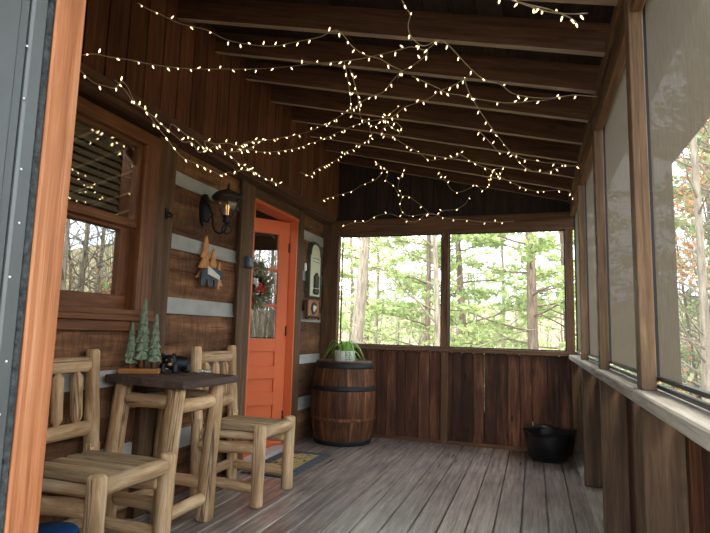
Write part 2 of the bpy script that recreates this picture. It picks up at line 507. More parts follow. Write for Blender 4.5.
# gable boards over the ledger --------------------------------------
m = MB(); y = .62
ztop = lambda x: 2.92 - .24 * (x + 2.0)     # underside of the rafters
while y < D - .001:
    w = .142
    y1 = min(y + w, D)
    m.box(-2.10, -2.03, y + .006, y1 - .006, 2.30, 3.12, 'z')
    y = y1
m.box(-2.12, -2.075, .62, D, 2.30, 3.12, 'z', .1)
struct('wall_upper_left', m, M['gable'])
struct('trim_1', MB().box(-2.17, -2.02, .62, D - .08, 2.245, 2.303, 'y', .6, ch=.004).box(-2.17, -2.05, .62, D - .08, 2.215, 2.245, 'y', .2), M['rafter'])
struct('trim_2', MB().box(XL - .02, XT, 2.612, 2.785, 0, 2.215, 'z', .3, ch=.004), M['trim'])
# door casing -------------------------------------------------------
struct('trim_3', MB().box(XL - .02, XT, 3.62, 3.80, 0, 2.215, 'z', .55, ch=.004).box(XT, XT + .016, 3.575, 3.64, 0, 2.215, 'z', .1, ch=.003), M['trim'])
struct('trim_4', MB().box(XL - .02, XT, 3.80, 4.66, 2.118, 2.215, 'y', .3, ch=.004), M['trim'])
struct('trim_5', MB().box(XL - .02, XT, 4.66, 4.80, 0, 2.215, 'z', .15, ch=.004), M['trim'])
# corner post
struct('trim_6', MB().box(-2.16, -1.985, D - .09, D, 0, 2.24, 'z', .25, ch=.004).box(-2.03, -1.975, D - .11, D - .07, .93, 2.09, 'z', .1, ch=.002), M['frame'])

# house interior, dark ------------------------------------------------
m = MB()
m.box(-5.2, -5.1, .6, 5.4, -.03, 2.9, mi=0).box(-5.2, -2.38, .5, .6, -.03, 2.9).box(-5.2, -2.38, 5.3, 5.4, -.03, 2.9).box(-5.2, -2.38, .5, 5.4, 2.9, 3.0)
m.box(-2.37, -2.42, .6, WY0 - .2, 0, 2.9).box(-2.37, -2.42, DY1 + .05, 5.4, 0, 2.9).box(-2.37, -2.42, WY1 + .2, DY0 - .05, 0, 2.9)
struct('wall_inside_house', m, M['dark'])
struct('floor_inside_house', MB().box(-5.2, -2.38, .5, 5.4, -.06, 0), M['dark'])

# window ---------------------------------------------------------------
win = empty('window_1', (XL, 2.1, 1.1), kind='structure'); ROOT_LOC[win.name] = Vector((XL, 2.1, 1.1))
m = MB()
m.box(XL - .12, XT + .012, 2.525, 2.612, 1.10, 2.18, 'z', .35, ch=.004)
m.box(XL - .12, XT + .012, 1.58, 1.66, 1.10, 2.18, 'z', .35, ch=.004)
m.box(XL - .12, XT + .014, 1.56, 2.615, 2.115, 2.19, 'y', .3, ch=.004)
m.box(XL - .12, XT + .010, 2.49, 2.525, 1.10, 2.115, 'z', .9, ch=.003)
m.build('frame', M['sash'], win)
m = MB()
m.box(XL - .12, XT + .035, 1.54, 2.66, 1.095, 1.125, 'y', .6, ch=.004).box(XL - .02, XT + .02, 1.56, 2.64, 1.125, 1.155, 'y', .4, ch=.003)
m.box(XL - .02, XT + .006, 1.56, 2.612, 1.04, 1.095, 'y', .5, ch=.003)
m.build('window_sill', M['sash'], win)
# upper sash in front, lower sash set back
m = MB(); xu = XL + .022
m.box(xu - .035, xu, 1.66, 2.49, 1.62, 1.665, 'y', .7, ch=.003).box(xu - .035, xu, 2.466, 2.49, 1.665, 2.115, 'z', .6, ch=.002).box(xu - .035, xu, 1.66, 1.69, 1.665, 2.115, 'z', .6, ch=.002).box(xu - .035, xu, 1.69, 2.466, 2.095, 2.115, 'y', .6, ch=.002)
us = m.build('upper_sash', M['sash'], win)
MB().box(xu - .024, xu - .020, 1.69, 2.466, 1.665, 2.095).build('glass', M['pane'], us)
m = MB(); xd = XL - .018
m.box(xd - .035, xd, 1.66, 2.49, 1.155, 1.235, 'y', .6, ch=.003).box(xd - .035, xd, 2.412, 2.49, 1.235, 1.62, 'z', .5, ch=.003).box(xd - .035, xd, 1.66, 1.72, 1.235, 1.62, 'z', .5, ch=.003).box(xd - .035, xd, 1.72, 2.412, 1.60, 1.625, 'y', .4, ch=.003)
ls = m.build('lower_sash', M['sash'], win)
MB().box(xd - .024, xd - .020, 1.72, 2.412, 1.235, 1.60).build('glass', M['pane'], ls)
# blind hanging inside, half way down
bl = thing('window_blind', (XL - .09, 2.08, 2.1), 'cream slatted blind hanging half way down behind the upper glass of the window', 'blind')
m = MB().box(XL - .12, XL - .07, 1.67, 2.47, 2.085, 2.112, 'y', .5); m.build('head_rail', M['blind'], bl)
m = MB()
for i in range(10):
    z = 2.065 - i * .042
    T = Matrix.Translation((XL - .10, 2.07, z)) @ Matrix.Rotation(math.radians(58), 4, 'Y')
    m.box(-.019, .019, -.39, .39, -.0012, .0012, 'y', .5, M=T)
m.build('slats', M['blind'], bl)
m = MB()
for yy in (1.85, 2.3): MB().tube([(XL - .10, yy, 2.09), (XL - .10, yy, 1.66)], .0012, 5).build('cord', M['blind'], bl)

# door ------------------------------------------------------------------
dr = empty('door_1', (XL - .04, 4.60, 0), kind='structure'); ROOT_LOC[dr.name] = Vector((XL - .04, 4.60, 0))
m = MB()
m.box(XL - .10, XT - .004, 4.635, 4.665, 0, 2.118, 'z', .5).box(XL - .10, XT - .004, 3.795, 3.825, 0, 2.118, 'z', .5).box(XL - .10, XT + .004, 3.80, 4.66, 2.094, 2.122, 'y', .5)
m.box(XL - .10, XL - .085, 3.825, 4.635, .0, .05, 'y', .5)
m.build('jamb', M['door'], dr)
MB().box(XL - .085, XT + .02, 3.80, 4.66, 0, .028, 'y', .5, ch=.006).build('threshold', M['threshold'], dr)
ang = math.radians(39)
HT = Matrix.Translation((XL - .045, 4.628, .035)) @ Matrix.Rotation(-ang, 4, 'Z')     # hinge edge; the leaf runs along local -y
W_ = .81; H_ = 2.05; t = .022
leaf = empty('door_leaf', (0, 0, 0)); leaf.parent = dr; KIDS.setdefault(dr.name, []).append(leaf); ROOT_LOC[leaf.name] = Vector((XL - .04, 4.60, 0)); 
m = MB()
def db(m, a, b, z0, z1, tt=t, tone=.5): m.box(-tt, tt, -b, -a, z0, z1, None, tone, M=HT, ch=.002)
db(m, 0, .105, 0, H_); db(m, W_ - .105, W_, 0, H_)
lites = [(1.745, 1.40), (1.375, 1.045)]
rails = [(H_ - .13, H_), (0.0, .22)]
zt = H_ - .13
GL = [(1.595, zt), (1.265, 1.567), (.945, 1.237)]       # glass lights
PN = [(.70, .82), (.465, .585), (.22, .35)]
db(m, .105, W_ - .105, H_ - .13, H_); db(m, .105, W_ - .105, 1.567, 1.595, t * .8); db(m, .105, W_ - .105, 1.237, 1.265, t * .8)
for z0, z1 in ((.83, .945), (.585, .70), (.35, .465), (0, .22)):
    db(m, .105, W_ - .105, z0, z1)
MP = [(.70, .83), (.465, .585), (.22, .35)]
for z0, z1 in MP: db(m, .105, W_ - .105, z0, z1, t * .15, .3)
m = m.build('stiles_and_panels', M['door'], leaf)
for z0, z1 in GL:
    MB().box(-.003, .003, -(W_ - .105), -.105, z0, z1, None, .5, M=HT).build('glass', M['pane'], leaf)
for zz in (.25, 1.02, 1.80):
    MB().lathe([(.007, -.045), (.007, .045)], HT @ Vector((.026, -.004, zz)), 10).build('hinge', M['black'], leaf)
kn = MB(); kn.lathe([(.012, 0), (.012, .035), (.026, .045), (.028, .06), (.018, .07), (0, .072)], HT @ Vector((t, -(W_ - .06), .93)), 16, M=(HT.to_3x3() @ Matrix.Rotation(PI / 2, 3, 'Y')))
kn.build('knob', M['bronze'], leaf)

# far wall -----------------------------------------------------------------
m = MB()
xs = [-2.06, -1.96, -1.86, -1.765, -1.66, -1.555, -1.448, -1.343, -1.25, -1.116, -1.005, -.895, -.777, -.679, -.573, -.4725]
xs2 = [-.4655, -.356, -.245, -.135, -.026, .116, .221, .33, .42]
for L in (xs, xs2):
    for a, b in zip(L, L[1:]): m.box(a + .004, b - .004, D + .01, D + .03, 0, .90, 'z')
m.box(-2.06, -.4705, D + .03, D + .045, -.1, .88, 'z', .1).box(-.4675, .42, D + .03, D + .045, -.1, .88, 'z', .1).box(-.5, -.44, D + .031, D + .05, -.1, .32, 'z', .1)
wb = m.build('wall_back', M['darkwall']); wb['kind'] = 'structure'
MB().box(-2.02, .40, D - .05, D + .05, .888, .932, 'x', .6, ch=.004).build('sill', M['frame'], wb)
MB().box(-.885, -.815, D - .035, D + .04, 0, 2.09, 'z', .7, ch=.003).build('post', M['frame'], wb)
MB().box(-2.02, .34, D - .03, D + .01, 0, .03, 'x', .7, ch=.003).build('bottom_rail', M['frame'], wb)
MB().box(-2.05, .42, D - .02, D + .05, 2.09, 2.262, 'x', .35, ch=.004).build('header', M['frame'], wb)
MB().box(.292, .36, D - .05, D + .05, .93, 2.09, 'z', .15, ch=.003).build('post', M['frame'], wb)
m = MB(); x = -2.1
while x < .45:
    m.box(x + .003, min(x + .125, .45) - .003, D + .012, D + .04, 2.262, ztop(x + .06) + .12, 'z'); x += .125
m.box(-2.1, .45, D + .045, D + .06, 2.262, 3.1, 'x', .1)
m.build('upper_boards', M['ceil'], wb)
for i, (a, b) in enumerate(((-1.975, -.885), (-.815, .292))):
    w = empty('window_%d' % (i + 2), ((a + b) / 2, D, .93), kind='structure'); ROOT_LOC[w.name] = Vector(((a + b) / 2, D, .93))
    m = MB(); q = .012
    for bx in ((a, a + q, .93, 2.09), (b - q, b, .93, 2.09), (a + q, b - q, .93, .93 + q), (a + q, b - q, 2.09 - q, 2.09)):
        m.box(bx[0], bx[1], D + .005, D + .02, bx[2], bx[3])
    m.build('frame', M['black'], w)
    MB().box(a + q, b - q, D + .012, D + .0125, .93 + q, 2.09 - q).build('screen', M['thinscreen'], w)

# right wall -------------------------------------------------------------------
POSTS = [-.33, .82, 1.97, 3.12, 4.27, 5.42]
m = MB(); y = -.4
while y < D:
    m.box(.445, .465, y + .002, y + .128, -.02, .87, 'z'); y += .13
wr = m.build('wall_right', M['darkwall']); wr['kind'] = 'structure'
for i, y in enumerate(POSTS):
    MB().box(XR, .445, y, y + .040, .03, .862, 'z', ch=.003).build('stud', M['stud'], wr)
    if y < 5.4: MB().box(XR, .372, y, y + .075, .905, 2.28, 'z', ch=.003).build('post', M['stud'], wr)
for y in (2.03, 2.62, 3.185, 4.33):
    MB().box(XR + .075, .445, y, y + .035, .03, .862, 'z', ch=.003).build('stud', M['stud'], wr)
MB().box(XR, .445, -.4, D, .0, .03, 'y', .8, ch=.003).build('bottom_plate', M['sill'], wr)
for a, b in ((-.4, 1.99), (1.993, 3.14), (3.143, 4.29), (4.293, D - .05)):
    MB().box(.302, .43, a, b, .864, .905, 'y', ch=.005).build('sill', M['sill'], wr)
MB().box(.345, .46, -.4, D + .05, 2.235, 2.40, 'y', .3, ch=.004).box(XR, .345, -.4, D - .05, 2.33, 2.40, 'y', .5, ch=.003).build('top_plate', M['frame'], wr)
MB().box(.335, .372, -.4, D - .05, 2.20, 2.235, 'y', .9, ch=.003).build('screen_cleat', M['frame'], wr)
SX = .385
PY = POSTS + [D]
for i in range(5):
    a, b = PY[i] + .04, PY[i + 1] + .035
    w = empty('window_%d' % (i + 4), (SX, (a + b) / 2, .905), kind='structure'); ROOT_LOC[w.name] = Vector((SX, (a + b) / 2, .905))
    m = MB()
    for z in (.912, .938): m.box(SX - .012, SX + .006, a, b, z, z + .012, 'y')
    m.box(SX - .012, SX + .006, a, a + .010, .95, 2.235).box(SX - .012, SX + .006, b - .010, b, .95, 2.235)
    m.build('frame', M['black'], w)
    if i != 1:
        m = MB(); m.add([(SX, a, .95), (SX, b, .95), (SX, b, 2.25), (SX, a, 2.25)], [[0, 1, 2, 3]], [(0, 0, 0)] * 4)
        m.build('screen', M['sunlit_dusty'] if i > 0 else M['screen'], w)
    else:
        # the near panel: sunlit dust painted as dense grey, shaded near corner as open mesh
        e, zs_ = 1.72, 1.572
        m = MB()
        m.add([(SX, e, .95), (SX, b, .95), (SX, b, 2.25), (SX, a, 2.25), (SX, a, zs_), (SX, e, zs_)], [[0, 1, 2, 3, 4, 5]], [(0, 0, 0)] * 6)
        m.build('screen', M['sunlit_dusty'], w)
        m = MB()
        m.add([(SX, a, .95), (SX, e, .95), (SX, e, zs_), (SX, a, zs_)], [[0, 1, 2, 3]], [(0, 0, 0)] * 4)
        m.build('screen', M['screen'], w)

# roof: boards over rafters ---------------------------------------------------------
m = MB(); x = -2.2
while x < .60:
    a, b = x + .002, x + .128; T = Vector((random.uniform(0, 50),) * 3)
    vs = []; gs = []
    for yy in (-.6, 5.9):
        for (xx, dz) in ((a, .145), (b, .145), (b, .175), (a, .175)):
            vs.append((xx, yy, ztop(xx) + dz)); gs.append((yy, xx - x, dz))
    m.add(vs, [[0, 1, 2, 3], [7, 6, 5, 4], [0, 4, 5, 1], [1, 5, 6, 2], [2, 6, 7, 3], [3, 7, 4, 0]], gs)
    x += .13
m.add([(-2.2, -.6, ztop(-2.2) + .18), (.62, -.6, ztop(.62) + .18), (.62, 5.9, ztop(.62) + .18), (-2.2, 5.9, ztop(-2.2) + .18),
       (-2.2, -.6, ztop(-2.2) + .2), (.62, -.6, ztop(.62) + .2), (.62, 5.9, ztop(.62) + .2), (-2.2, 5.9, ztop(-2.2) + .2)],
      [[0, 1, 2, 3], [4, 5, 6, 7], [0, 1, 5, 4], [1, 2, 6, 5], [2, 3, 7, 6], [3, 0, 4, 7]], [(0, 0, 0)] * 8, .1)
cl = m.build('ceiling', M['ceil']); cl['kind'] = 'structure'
for k in range(14):
    y = 5.43 - .41 * k
    if y < -.2: break
    m = MB(); th = .04
    x0, x1 = -2.03, .55
    vs = []; gs = []
    for yy in (y, y + th):
        for (xx, dz) in ((x0, 0), (x1, 0), (x1, .143), (x0, .143)):
            vs.append((xx, yy, ztop(xx) + dz)); gs.append((xx, yy - y, dz))
    m.add(vs, [[0, 1, 2, 3], [7, 6, 5, 4], [0, 4, 5, 1], [1, 5, 6, 2], [2, 6, 7, 3], [3, 7, 4, 0]], gs)
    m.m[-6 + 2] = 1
    m.build('rafter', [M['rafter'], M['lit_rafter_edge']], cl)

# near wall: opening the picture is taken through ---------------------------------------
m = MB(); x = -2.16
while x < -.71:
    m.box(x + .002, min(x + .13, -.70) - .002, .56, .60, -.02, 3.1, 'z'); x += .13
struct('wall_front', m, M['gable'])
struct('trim_7', MB().box(-.70, -.641, .549, .600, -.02, 2.35, 'z', .6, ch=.003), M['orange_wood'])
fd = empty('door_2', (-.68, .5, 0), kind='structure'); ROOT_LOC[fd.name] = Vector((-.68, .5, 0))
m = MB()
m.box(-.70, -.642, .5355, .5485, -.02, 2.3, 'z', .5, ch=.004).build('weather_strip', M['seal'], fd)
m = MB(); m.box(-.70, -.6405, .512, .5355, -.02, 2.3, 'z', .5, ch=.003).box(-.70, -.6445, .497, .510, -.02, 2.3, 'z', .5, ch=.001).box(-.70, -.642, .36, .497, -.02, 2.3, 'z', .5, ch=.002)
m.build('frame', M['grey'], fd)
m = MB()
for i in range(9):
    m.lathe([(.0018, 0), (.0012, .0012), (0, .0016)], (-.640, random.uniform(.50, .526), .86 + i * .085 + random.uniform(-.02, .02)), 8, M=Matrix.Rotation(PI / 2, 3, 'Y'))
m.build('paint_flecks', M['white'], fd)
# ================================================================ FURNITURE
def make_chair(loc):
    """log chair facing +x, origin on the deck under the middle of the seat"""
    r = thing('log_chair', loc, 'x', 'chair')
    P = lambda x, y, z: Vector(loc) + Vector((x, y, z))
    hw = .215
    for sy in (-1, 1):
        MB().log(P(.21, sy * (hw - .003), 0), P(.215, sy * hw, .480), .040, .038, wob=.05).build('front_leg', M['pine'], r)
        MB().log(P(-.215, sy * hw, 0), P(-.235, sy * hw, .50), .037, .037, wob=.05).log(P(-.235, sy * hw, .46), P(-.275, sy * hw, .945), .037, .034, wob=.05).build('back_post', M['pine'], r)
        MB().log(P(-.225, sy * hw, .33), P(.215, sy * hw, .345), .036, .037, ends=(.03, .03), wob=.08).build('side_rail', M['pine'], r)
        MB().log(P(-.225, sy * hw, .125), P(.21, sy * hw, .11), .031, .033, ends=(.03, .03), wob=.08).build('side_stretcher', M['pine'], r)
        MB().log(P(-.235, sy * (hw - .01), .408), P(.215, sy * (hw - .01), .408), .026, .027, ends=(.02, .02), wob=.06).build('seat_rail', M['pine'], r)
    MB().log(P(.222, -hw, .430), P(.222, hw, .426), .034, .037, ends=(.045, .045), wob=.06).build('front_rail', M['pine'], r)
    MB().log(P(-.235, -hw, .13), P(-.235, hw, .125), .032, .03, ends=(.03, .03), wob=.08).build('rear_stretcher', M['pine'], r)
    MB().log(P(-.240, -hw, .568), P(-.240, hw, .562), .036, .036, ends=(.04, .04), wob=.06).build('lower_back_rail', M['pine'], r)
    MB().log(P(-.268, -hw, .872), P(-.268, hw, .868), .038, .038, ends=(.045, .045), wob=.06).build('top_rail', M['pine'], r)
    for yy in (-.115, 0, .115):
        MB().log(P(-.242, yy, .58), P(-.267, yy, .86), .027, .029, ends=(.045, .05), wob=.06, seg=12).build('spindle', M['pine'], r)
    for i in range(5):
        yy = -.17 + i * .085
        MB().box(*[c for c in (r.location.x - .225, r.location.x + .235, r.location.y + yy - .032, r.location.y + yy + .032, .434, .458)], 'x', ch=.006).build('seat_slat', M['slat'], r)
    return r
c1 = make_chair((-1.858, 2.005, 0))
c1['label'] = 'log chair nearest the camera, left of the brown-topped table under the window'; c1['group'] = 'log chairs beside the table'
c2 = copy_tree(c1); c2.location = (-1.815, 3.265, 0)
c2['label'] = 'log chair beyond the brown-topped table, in front of the orange door'

# table -------------------------------------------------------------------
tb = thing('log_table', (-1.93, 2.66, 0), 'square log table with a dark brown plank top standing between the two log chairs', 'table')
TM = Matrix.Translation((-1.645, 2.315, .798)) @ Matrix.Rotation(math.radians(-2), 4, 'Z') @ Matrix.Rotation(math.radians(1.4), 4, 'Y')
# boards run lengthways between the chairs
m = MB()
for i in range(4):
    m.box(-.505 + i * .12625 + .0006, -.505 + (i + 1) * .12625 - .0006, 0, .50, -.040, 0, 'y', M=TM, ch=.004)
m.build('tabletop', M['table'], tb)
def tp(x, y, z): return TM @ Vector((x, y, z))
LG = {'a': ((-1.765, 2.36, 0), tp(-.085, .065, -.040)), 'b': ((-1.765, 2.745, 0), tp(-.085, .42, -.040)), 'c': ((-2.10, 2.36, 0), tp(-.43, .065, -.040)), 'd': ((-2.10, 2.76, 0), tp(-.42, .42, -.040))}
for k in 'abcd':
    MB().log(LG[k][0], LG[k][1], .050, .044, wob=.05, bend=.008).build('leg', M['pine'], tb)
def on(k, z):
    a, b = Vector(LG[k][0]), Vector(LG[k][1]); return a + (b - a) * (z / b.z)
for (p, q, z, rr) in (('a', 'b', .66, .037), ('a', 'c', .685, .036), ('c', 'd', .66, .034), ('b', 'd', .68, .034)):
    MB().log(on(p, z), on(q, z), rr, rr, ends=(.06, .06), wob=.07).build('top_rail', M['pine'], tb)
for (p, q, z, rr) in (('a', 'b', .13, .033), ('a', 'c', .19, .033), ('c', 'd', .13, .033), ('b', 'd', .20, .033)):
    MB().log(on(p, z), on(q, z), rr, rr, ends=(.06, .06), wob=.08).build('stretcher', M['pine'], tb)

# carved firs on a block ------------------------------------------------------
def fir(base, h, r, name='fir'):
    """flat tiers of carved boughs round a stem"""
    pass
bx = TM @ Vector((-.415, .165, 0)); th = math.radians(28)
FM = Matrix.Translation(bx) @ Matrix.Rotation(th, 4, 'Z')
tr = thing('carved_tree_ornament', tuple(bx), 'three carved green fir trees on a wooden block, standing on the table', 'ornament')
MB().box(-.115, .098, -.03, .03, 0, .028, 'x', M=FM, ch=.003).build('base_block', M['brownblock'], tr)
for (px, py, h, r, tz) in ((-.060, .0, .25, .032, .03), (-.004, .006, .385, .042, .05), (.064, 0, .30, .034, .04)):
    m = MB(); c = FM @ Vector((px, py, .028))
    m.lathe([(.012, 0), (.010, tz + .02)], c, 10); 
    f = MB(); n = 7; prof = []
    for i in range(n):
        z0 = tz + (h - tz) * i / n; z1 = tz + (h - tz) * (i + 1) / n
        ra = r * (1 - i / n) ** .85 + .004
        prof += [(ra, z0), (ra * .62, z0 + (z1 - z0) * .85)]
    prof += [(.0005, h)]
    f.lathe([(.008, tz)] + prof, c, 16, wave=lambda rr, z, a: (rr * (1 + .16 * math.sin(a * 5 + z * 90)), z + .004 * math.sin(a * 4 + z * 50)), smooth=False)
    t_ = f.build('fir_tree', M['firtree'], tr)
    m.build('trunk', M['firtrunk'], t_)

# black bear figurine -----------------------------------------------------------
def ell(m, c, r, R=None, seg=18, n=10, tone=.5, mi=0):
    prof = [(max(1e-3, math.sin(PI * i / n)), -math.cos(PI * i / n)) for i in range(n + 1)]
    S = Matrix.Diagonal((r[0], r[1], r[2]))
    S = (R @ S) if R is not None else S
    m.lathe(prof, c, seg, tone, mi, M=S)
bc = TM @ Vector((-.36, .345, 0)); bm_ = Matrix.Translation(bc) @ Matrix.Rotation(math.radians(-42), 4, 'Z') @ Matrix.Scale(1.05, 4)
br = thing('bear_figurine', tuple(bc), 'small black crouching bear figurine on the table beside the carved firs', 'ornament')
R3 = bm_.to_3x3()
def bp(x, y, z): return bm_ @ Vector((x, y, z))
m = MB()   # body: local +x is towards the viewer, +y to the right
ell(m, bp(-.02, .035, .047), (.05, .062, .045), R3); ell(m, bp(-.01, .07, .045), (.038, .035, .04), R3)
ell(m, bp(.015, -.018, .060), (.040, .041, .038), R3); ell(m, bp(.055, -.022, .052), (.022, .02, .016), R3)
for (x, y) in ((.03, -.05), (.035, .012), (.01, .085), (-.05, .08)): m.log(bp(x, y, .05), bp(x + .012, y, 0), .020, .017, seg=10, rings=4)
for s_ in (-1, 1): ell(m, bp(.005, -.018 + s_ * .030, .094), (.008, .012, .012), R3, 10, 6)
bd = m.build('body', M['bearfur'], br)
md = bd.modifiers.new('join', 'REMESH'); md.mode = 'VOXEL'; md.voxel_size = .004; md.use_smooth_shade = True
m = MB(); ell(m, bp(.070, -.022, .048), (.012, .012, .009), R3, 12, 8); m.build('muzzle', M['tan'], br)
m = MB()
for s_ in (-1, 1): ell(m, bp(.050, -.022 + s_ * .014, .070), (.005, .004, .004), R3, 8, 6)
m.build('eyes', M['tan'], br)

# glass ashtray -------------------------------------------------------------------
ac = tuple(TM @ Vector((-.155, .39, .001)))
m = MB(); m.lathe([(.001, .004), (.030, .004), (.040, .022), (.043, .026), (.047, .024), (.044, .010), (.036, 0), (.001, 0)][::-1], ac, 28)
tag(m.build('glass_dish', M['clearglass'], base=ac), 'small clear glass dish near the far edge of the table', 'dish')

# blue thing by the near chair
m = MB(); m.lathe([(.001, 0), (.085, 0), (.10, .10), (.108, .13), (.110, .135), (.104, .135), (.095, .10), (.08, .01), (.001, .01)][::-1], (-2.02, 1.70, .0), 28)
bb = thing('blue_tub', (-2.02, 1.70, 0), 'blue plastic tub on the deck under the nearest log chair, mostly out of view', 'tub')
m = MB(); m.lathe([(.001, 0), (.10, 0), (.115, .14), (.12, .165), (.126, .168), (.12, .172), (.001, .176)], (-2.02, 1.93, 0), 28)
bb.location = (-2.02, 1.93, 0); ROOT_LOC[bb.name] = Vector((-2.02, 1.93, 0)); m.build('lid_and_body', M['blue'], bb)

# barrel ------------------------------------------------------------------------------
BX, BY = -1.795, 5.14
ba = thing('barrel', (BX, BY, 0), 'weathered oak barrel with black iron hoops in the far left corner', 'barrel')
HB = .775
def br_(z): k = z / HB; return .272 + .052 * (1 - (2 * k - 1) ** 2)
NS = 22
for i in range(1):
    m = MB()
    for s_ in range(NS):
        a0 = 2 * PI * s_ / NS + .006; a1 = 2 * PI * (s_ + 1) / NS - .006
        vs = []; gs = []; fs = []; nz = 14; na = 3
        for j in range(nz + 1):
            z = HB * j / nz
            for q in range(na + 1):
                a = a0 + (a1 - a0) * q / na
                vs.append((BX + br_(z) * math.cos(a), BY + br_(z) * math.sin(a), z)); gs.append((z, (a - a0) * .3, 0))
        for j in range(nz):
            for q in range(na):
                a = j * (na + 1) + q; fs.append([a, a + 1, a + na + 2, a + na + 1])
        m.add(vs, fs, gs, None, 0, True)
    m.lathe([(br_(z) - .004, z) for z in [HB * j / 14 for j in range(15)]], (BX, BY, 0), 44, .05)
    m.build('staves', M['barrel'], ba)
MB().lathe([(.001, HB - .02), (.262, HB - .02), (.262, HB - .03), (.001, HB - .03)][::-1], (BX, BY, 0), 44).build('head', M['sill'], ba)
MB().lathe([(.262, HB - .02), (.262, HB + .004), (.274, HB + .004), (.274, HB - .01)][::-1], (BX, BY, 0), 44).build('chime', M['barrel'], ba)
for z0, z1 in ((.0, .045), (.225, .255), (.505, .552), (.712, .772)):
    prof = []
    for i in range(5):
        z = z0 + (z1 - z0) * i / 4; prof.append((br_(z) + .004, z))
    MB().lathe([(br_(z0) - .002, z0)] + prof + [(br_(z1) - .002, z1)], (BX, BY, 0), 44).build('hoop', M['iron'] if z1 - z0 > .035 else M['barrel'], ba)

# plant in a white pot on the barrel ------------------------------------------------------
px_, py_, pz_ = BX + .015, BY - .04, HB - .02
pl = thing('potted_plant', (px_, py_, pz_), 'green arching houseplant in a white pot standing on the barrel', 'plant')
m = MB(); m.lathe([(.001, .012), (.088, .012), (.094, .118), (.098, .120), (.102, .118), (.098, .0), (.001, 0)][::-1], (px_, py_, pz_), 36)
pot = m.build('pot', M['white'], pl)
m = MB()   # dark leaf marks printed in two upright columns on the pot
for col in range(2):
    for row in range(5):
        an = math.radians(-62 + col * 17 + row % 2 * 3); z = .018 + row * .021
        for s_ in (-1, 1):
            a1_ = an + s_ * .05
            rr = .0995 + .0022
            pts = []
            ca, sa = math.cos(a1_), math.sin(a1_)
            T = Matrix.Translation((px_ + rr * ca, py_ + rr * sa, pz_ + z)) @ Matrix.Rotation(a1_ + PI / 2, 4, 'Z') @ Matrix.Rotation(s_ * .6 + row * .2, 4, 'Y')
            m.prism([(-.002, -.007), (.0035, -.002), (.003, .004), (0, .009), (-.004, .002)], .0012, T)
m.build('printed_marks', M['mark'], pot)
MB().lathe([(.001, .104), (.091, .104), (.091, .1), (.001, .1)][::-1], (px_, py_, pz_), 28).build('soil', M['soil'], pl)
m = MB()
for i in range(70):
    a = random.uniform(0, 2 * PI); L = random.uniform(.10, .20); rise = random.uniform(.02, .09); w = random.uniform(.006, .010)
    if math.cos(a) < -.2: L *= 1.2
    if math.sin(a) < -.4: L *= .62
    pts = []
    for j in range(8):
        k = j / 7; rr = .02 + L * k; z = .10 + rise * math.sin(PI * min(1, k * 1.05)) * 1.5 - .085 * k ** 3 * random.uniform(.9, 1.1)
        pts.append((Vector((px_ + rr * math.cos(a + k * .3), py_ + rr * math.sin(a + k * .3), pz_ + z)), w * math.sin(PI * (.12 + .86 * k))))
    vs = []; 
    for p, ww in pts:
        n = Vector((-math.sin(a), math.cos(a), 0)); vs += [p + n * ww, p - Vector((0, 0, ww * .5)), p - n * ww]
    fs = []
    for j in range(7):
        b_ = j * 3; fs += [[b_, b_ + 1, b_ + 4, b_ + 3], [b_ + 1, b_ + 2, b_ + 5, b_ + 4]]
    m.add(vs, fs, [tuple(v) for v in vs], None, 0, True)
m.build('leaves', M['leafgreen'], pl, fix=False)

# black wavy-rimmed pot at the far right corner -----------------------------------------------
m = MB()
def wv(r, z, a): 
    k = max(0, (z - .17) / .08)
    return r * (1 + .03 * k * math.sin(5 * a)), z + .010 * k * math.sin(4 * a + .6)
m.lathe([(.001, 0), (.12, 0), (.155, .02), (.19, .10), (.205, .17), (.212, .225), (.222, .25), (.228, .255), (.220, .250), (.198, .17), (.18, .10), (.14, .03), (.001, .03)], (.115, 5.16, 0), 56, wave=wv)
tag(m.build('planter_pot', M['blackplastic'], base=(.115, 5.16, 0)), 'large round black pot with a wavy rim on the deck at the far right corner', 'pot')
# hanging bit of rope
m = MB(); m.tube([(-.022, D - .012, .27), (-.020, D - .014, .2), (-.026, D - .012, .12), (-.021, D - .015, .05)], .006, 8); m.lathe([(.001, -.014), (.011, -.008), (.012, .006), (.001, .012)], (-.021, D - .018, .042), 10)
tag(m.build('rope_end', M['rope'], base=(-.022, D, .05)), 'short pale rope end hanging low on the far wall left of the black pot', 'rope')

# door mat ---------------------------------------------------------------------------------------
n = N('door_mat_weave')
tc = n.n('ShaderNodeTexCoord').outputs['Generated']
sep = n.n('ShaderNodeSeparateXYZ'); n.put(sep.inputs[0], tc)
ex = n.math('MINIMUM', sep.outputs[0], n.math('SUBTRACT', 1.0, sep.outputs[0])); ey = n.math('MINIMUM', sep.outputs[1], n.math('SUBTRACT', 1.0, sep.outputs[1]))
edge = n.math('MINIMUM', n.math('MULTIPLY', ex, 1.0), n.math('MULTIPLY', ey, 2.0))
obj = n.n('ShaderNodeTexCoord').outputs['Object']
blot = n.noise(obj, 14, 3, .6); sp = n.noise(obj, 60, 2, .6)
inner = n.ramp(blot, [(.38, lin((92, 82, 60))), (.5, lin((186, 164, 112))), (.62, lin((168, 146, 96)))])
bord = n.ramp(sp, [(.4, lin((52, 62, 74))), (.5, lin((104, 108, 108))), (.62, lin((64, 70, 78)))])
f = n.ramp(edge, [(.19, (0, 0, 0)), (.21, (1, 1, 1))])
M['mat'] = n.done(n.bsdf(n.mix(bord, inner, f), .95, n.bump(sp, .8, .004), .1))
m = MB(); m.box(-2.09, -1.672, 3.70, 4.52, 0.001, .011, ch=.004)
tag(m.build('door_mat', M['mat']), 'tan and slate patterned door mat on the deck before the orange door', 'mat')

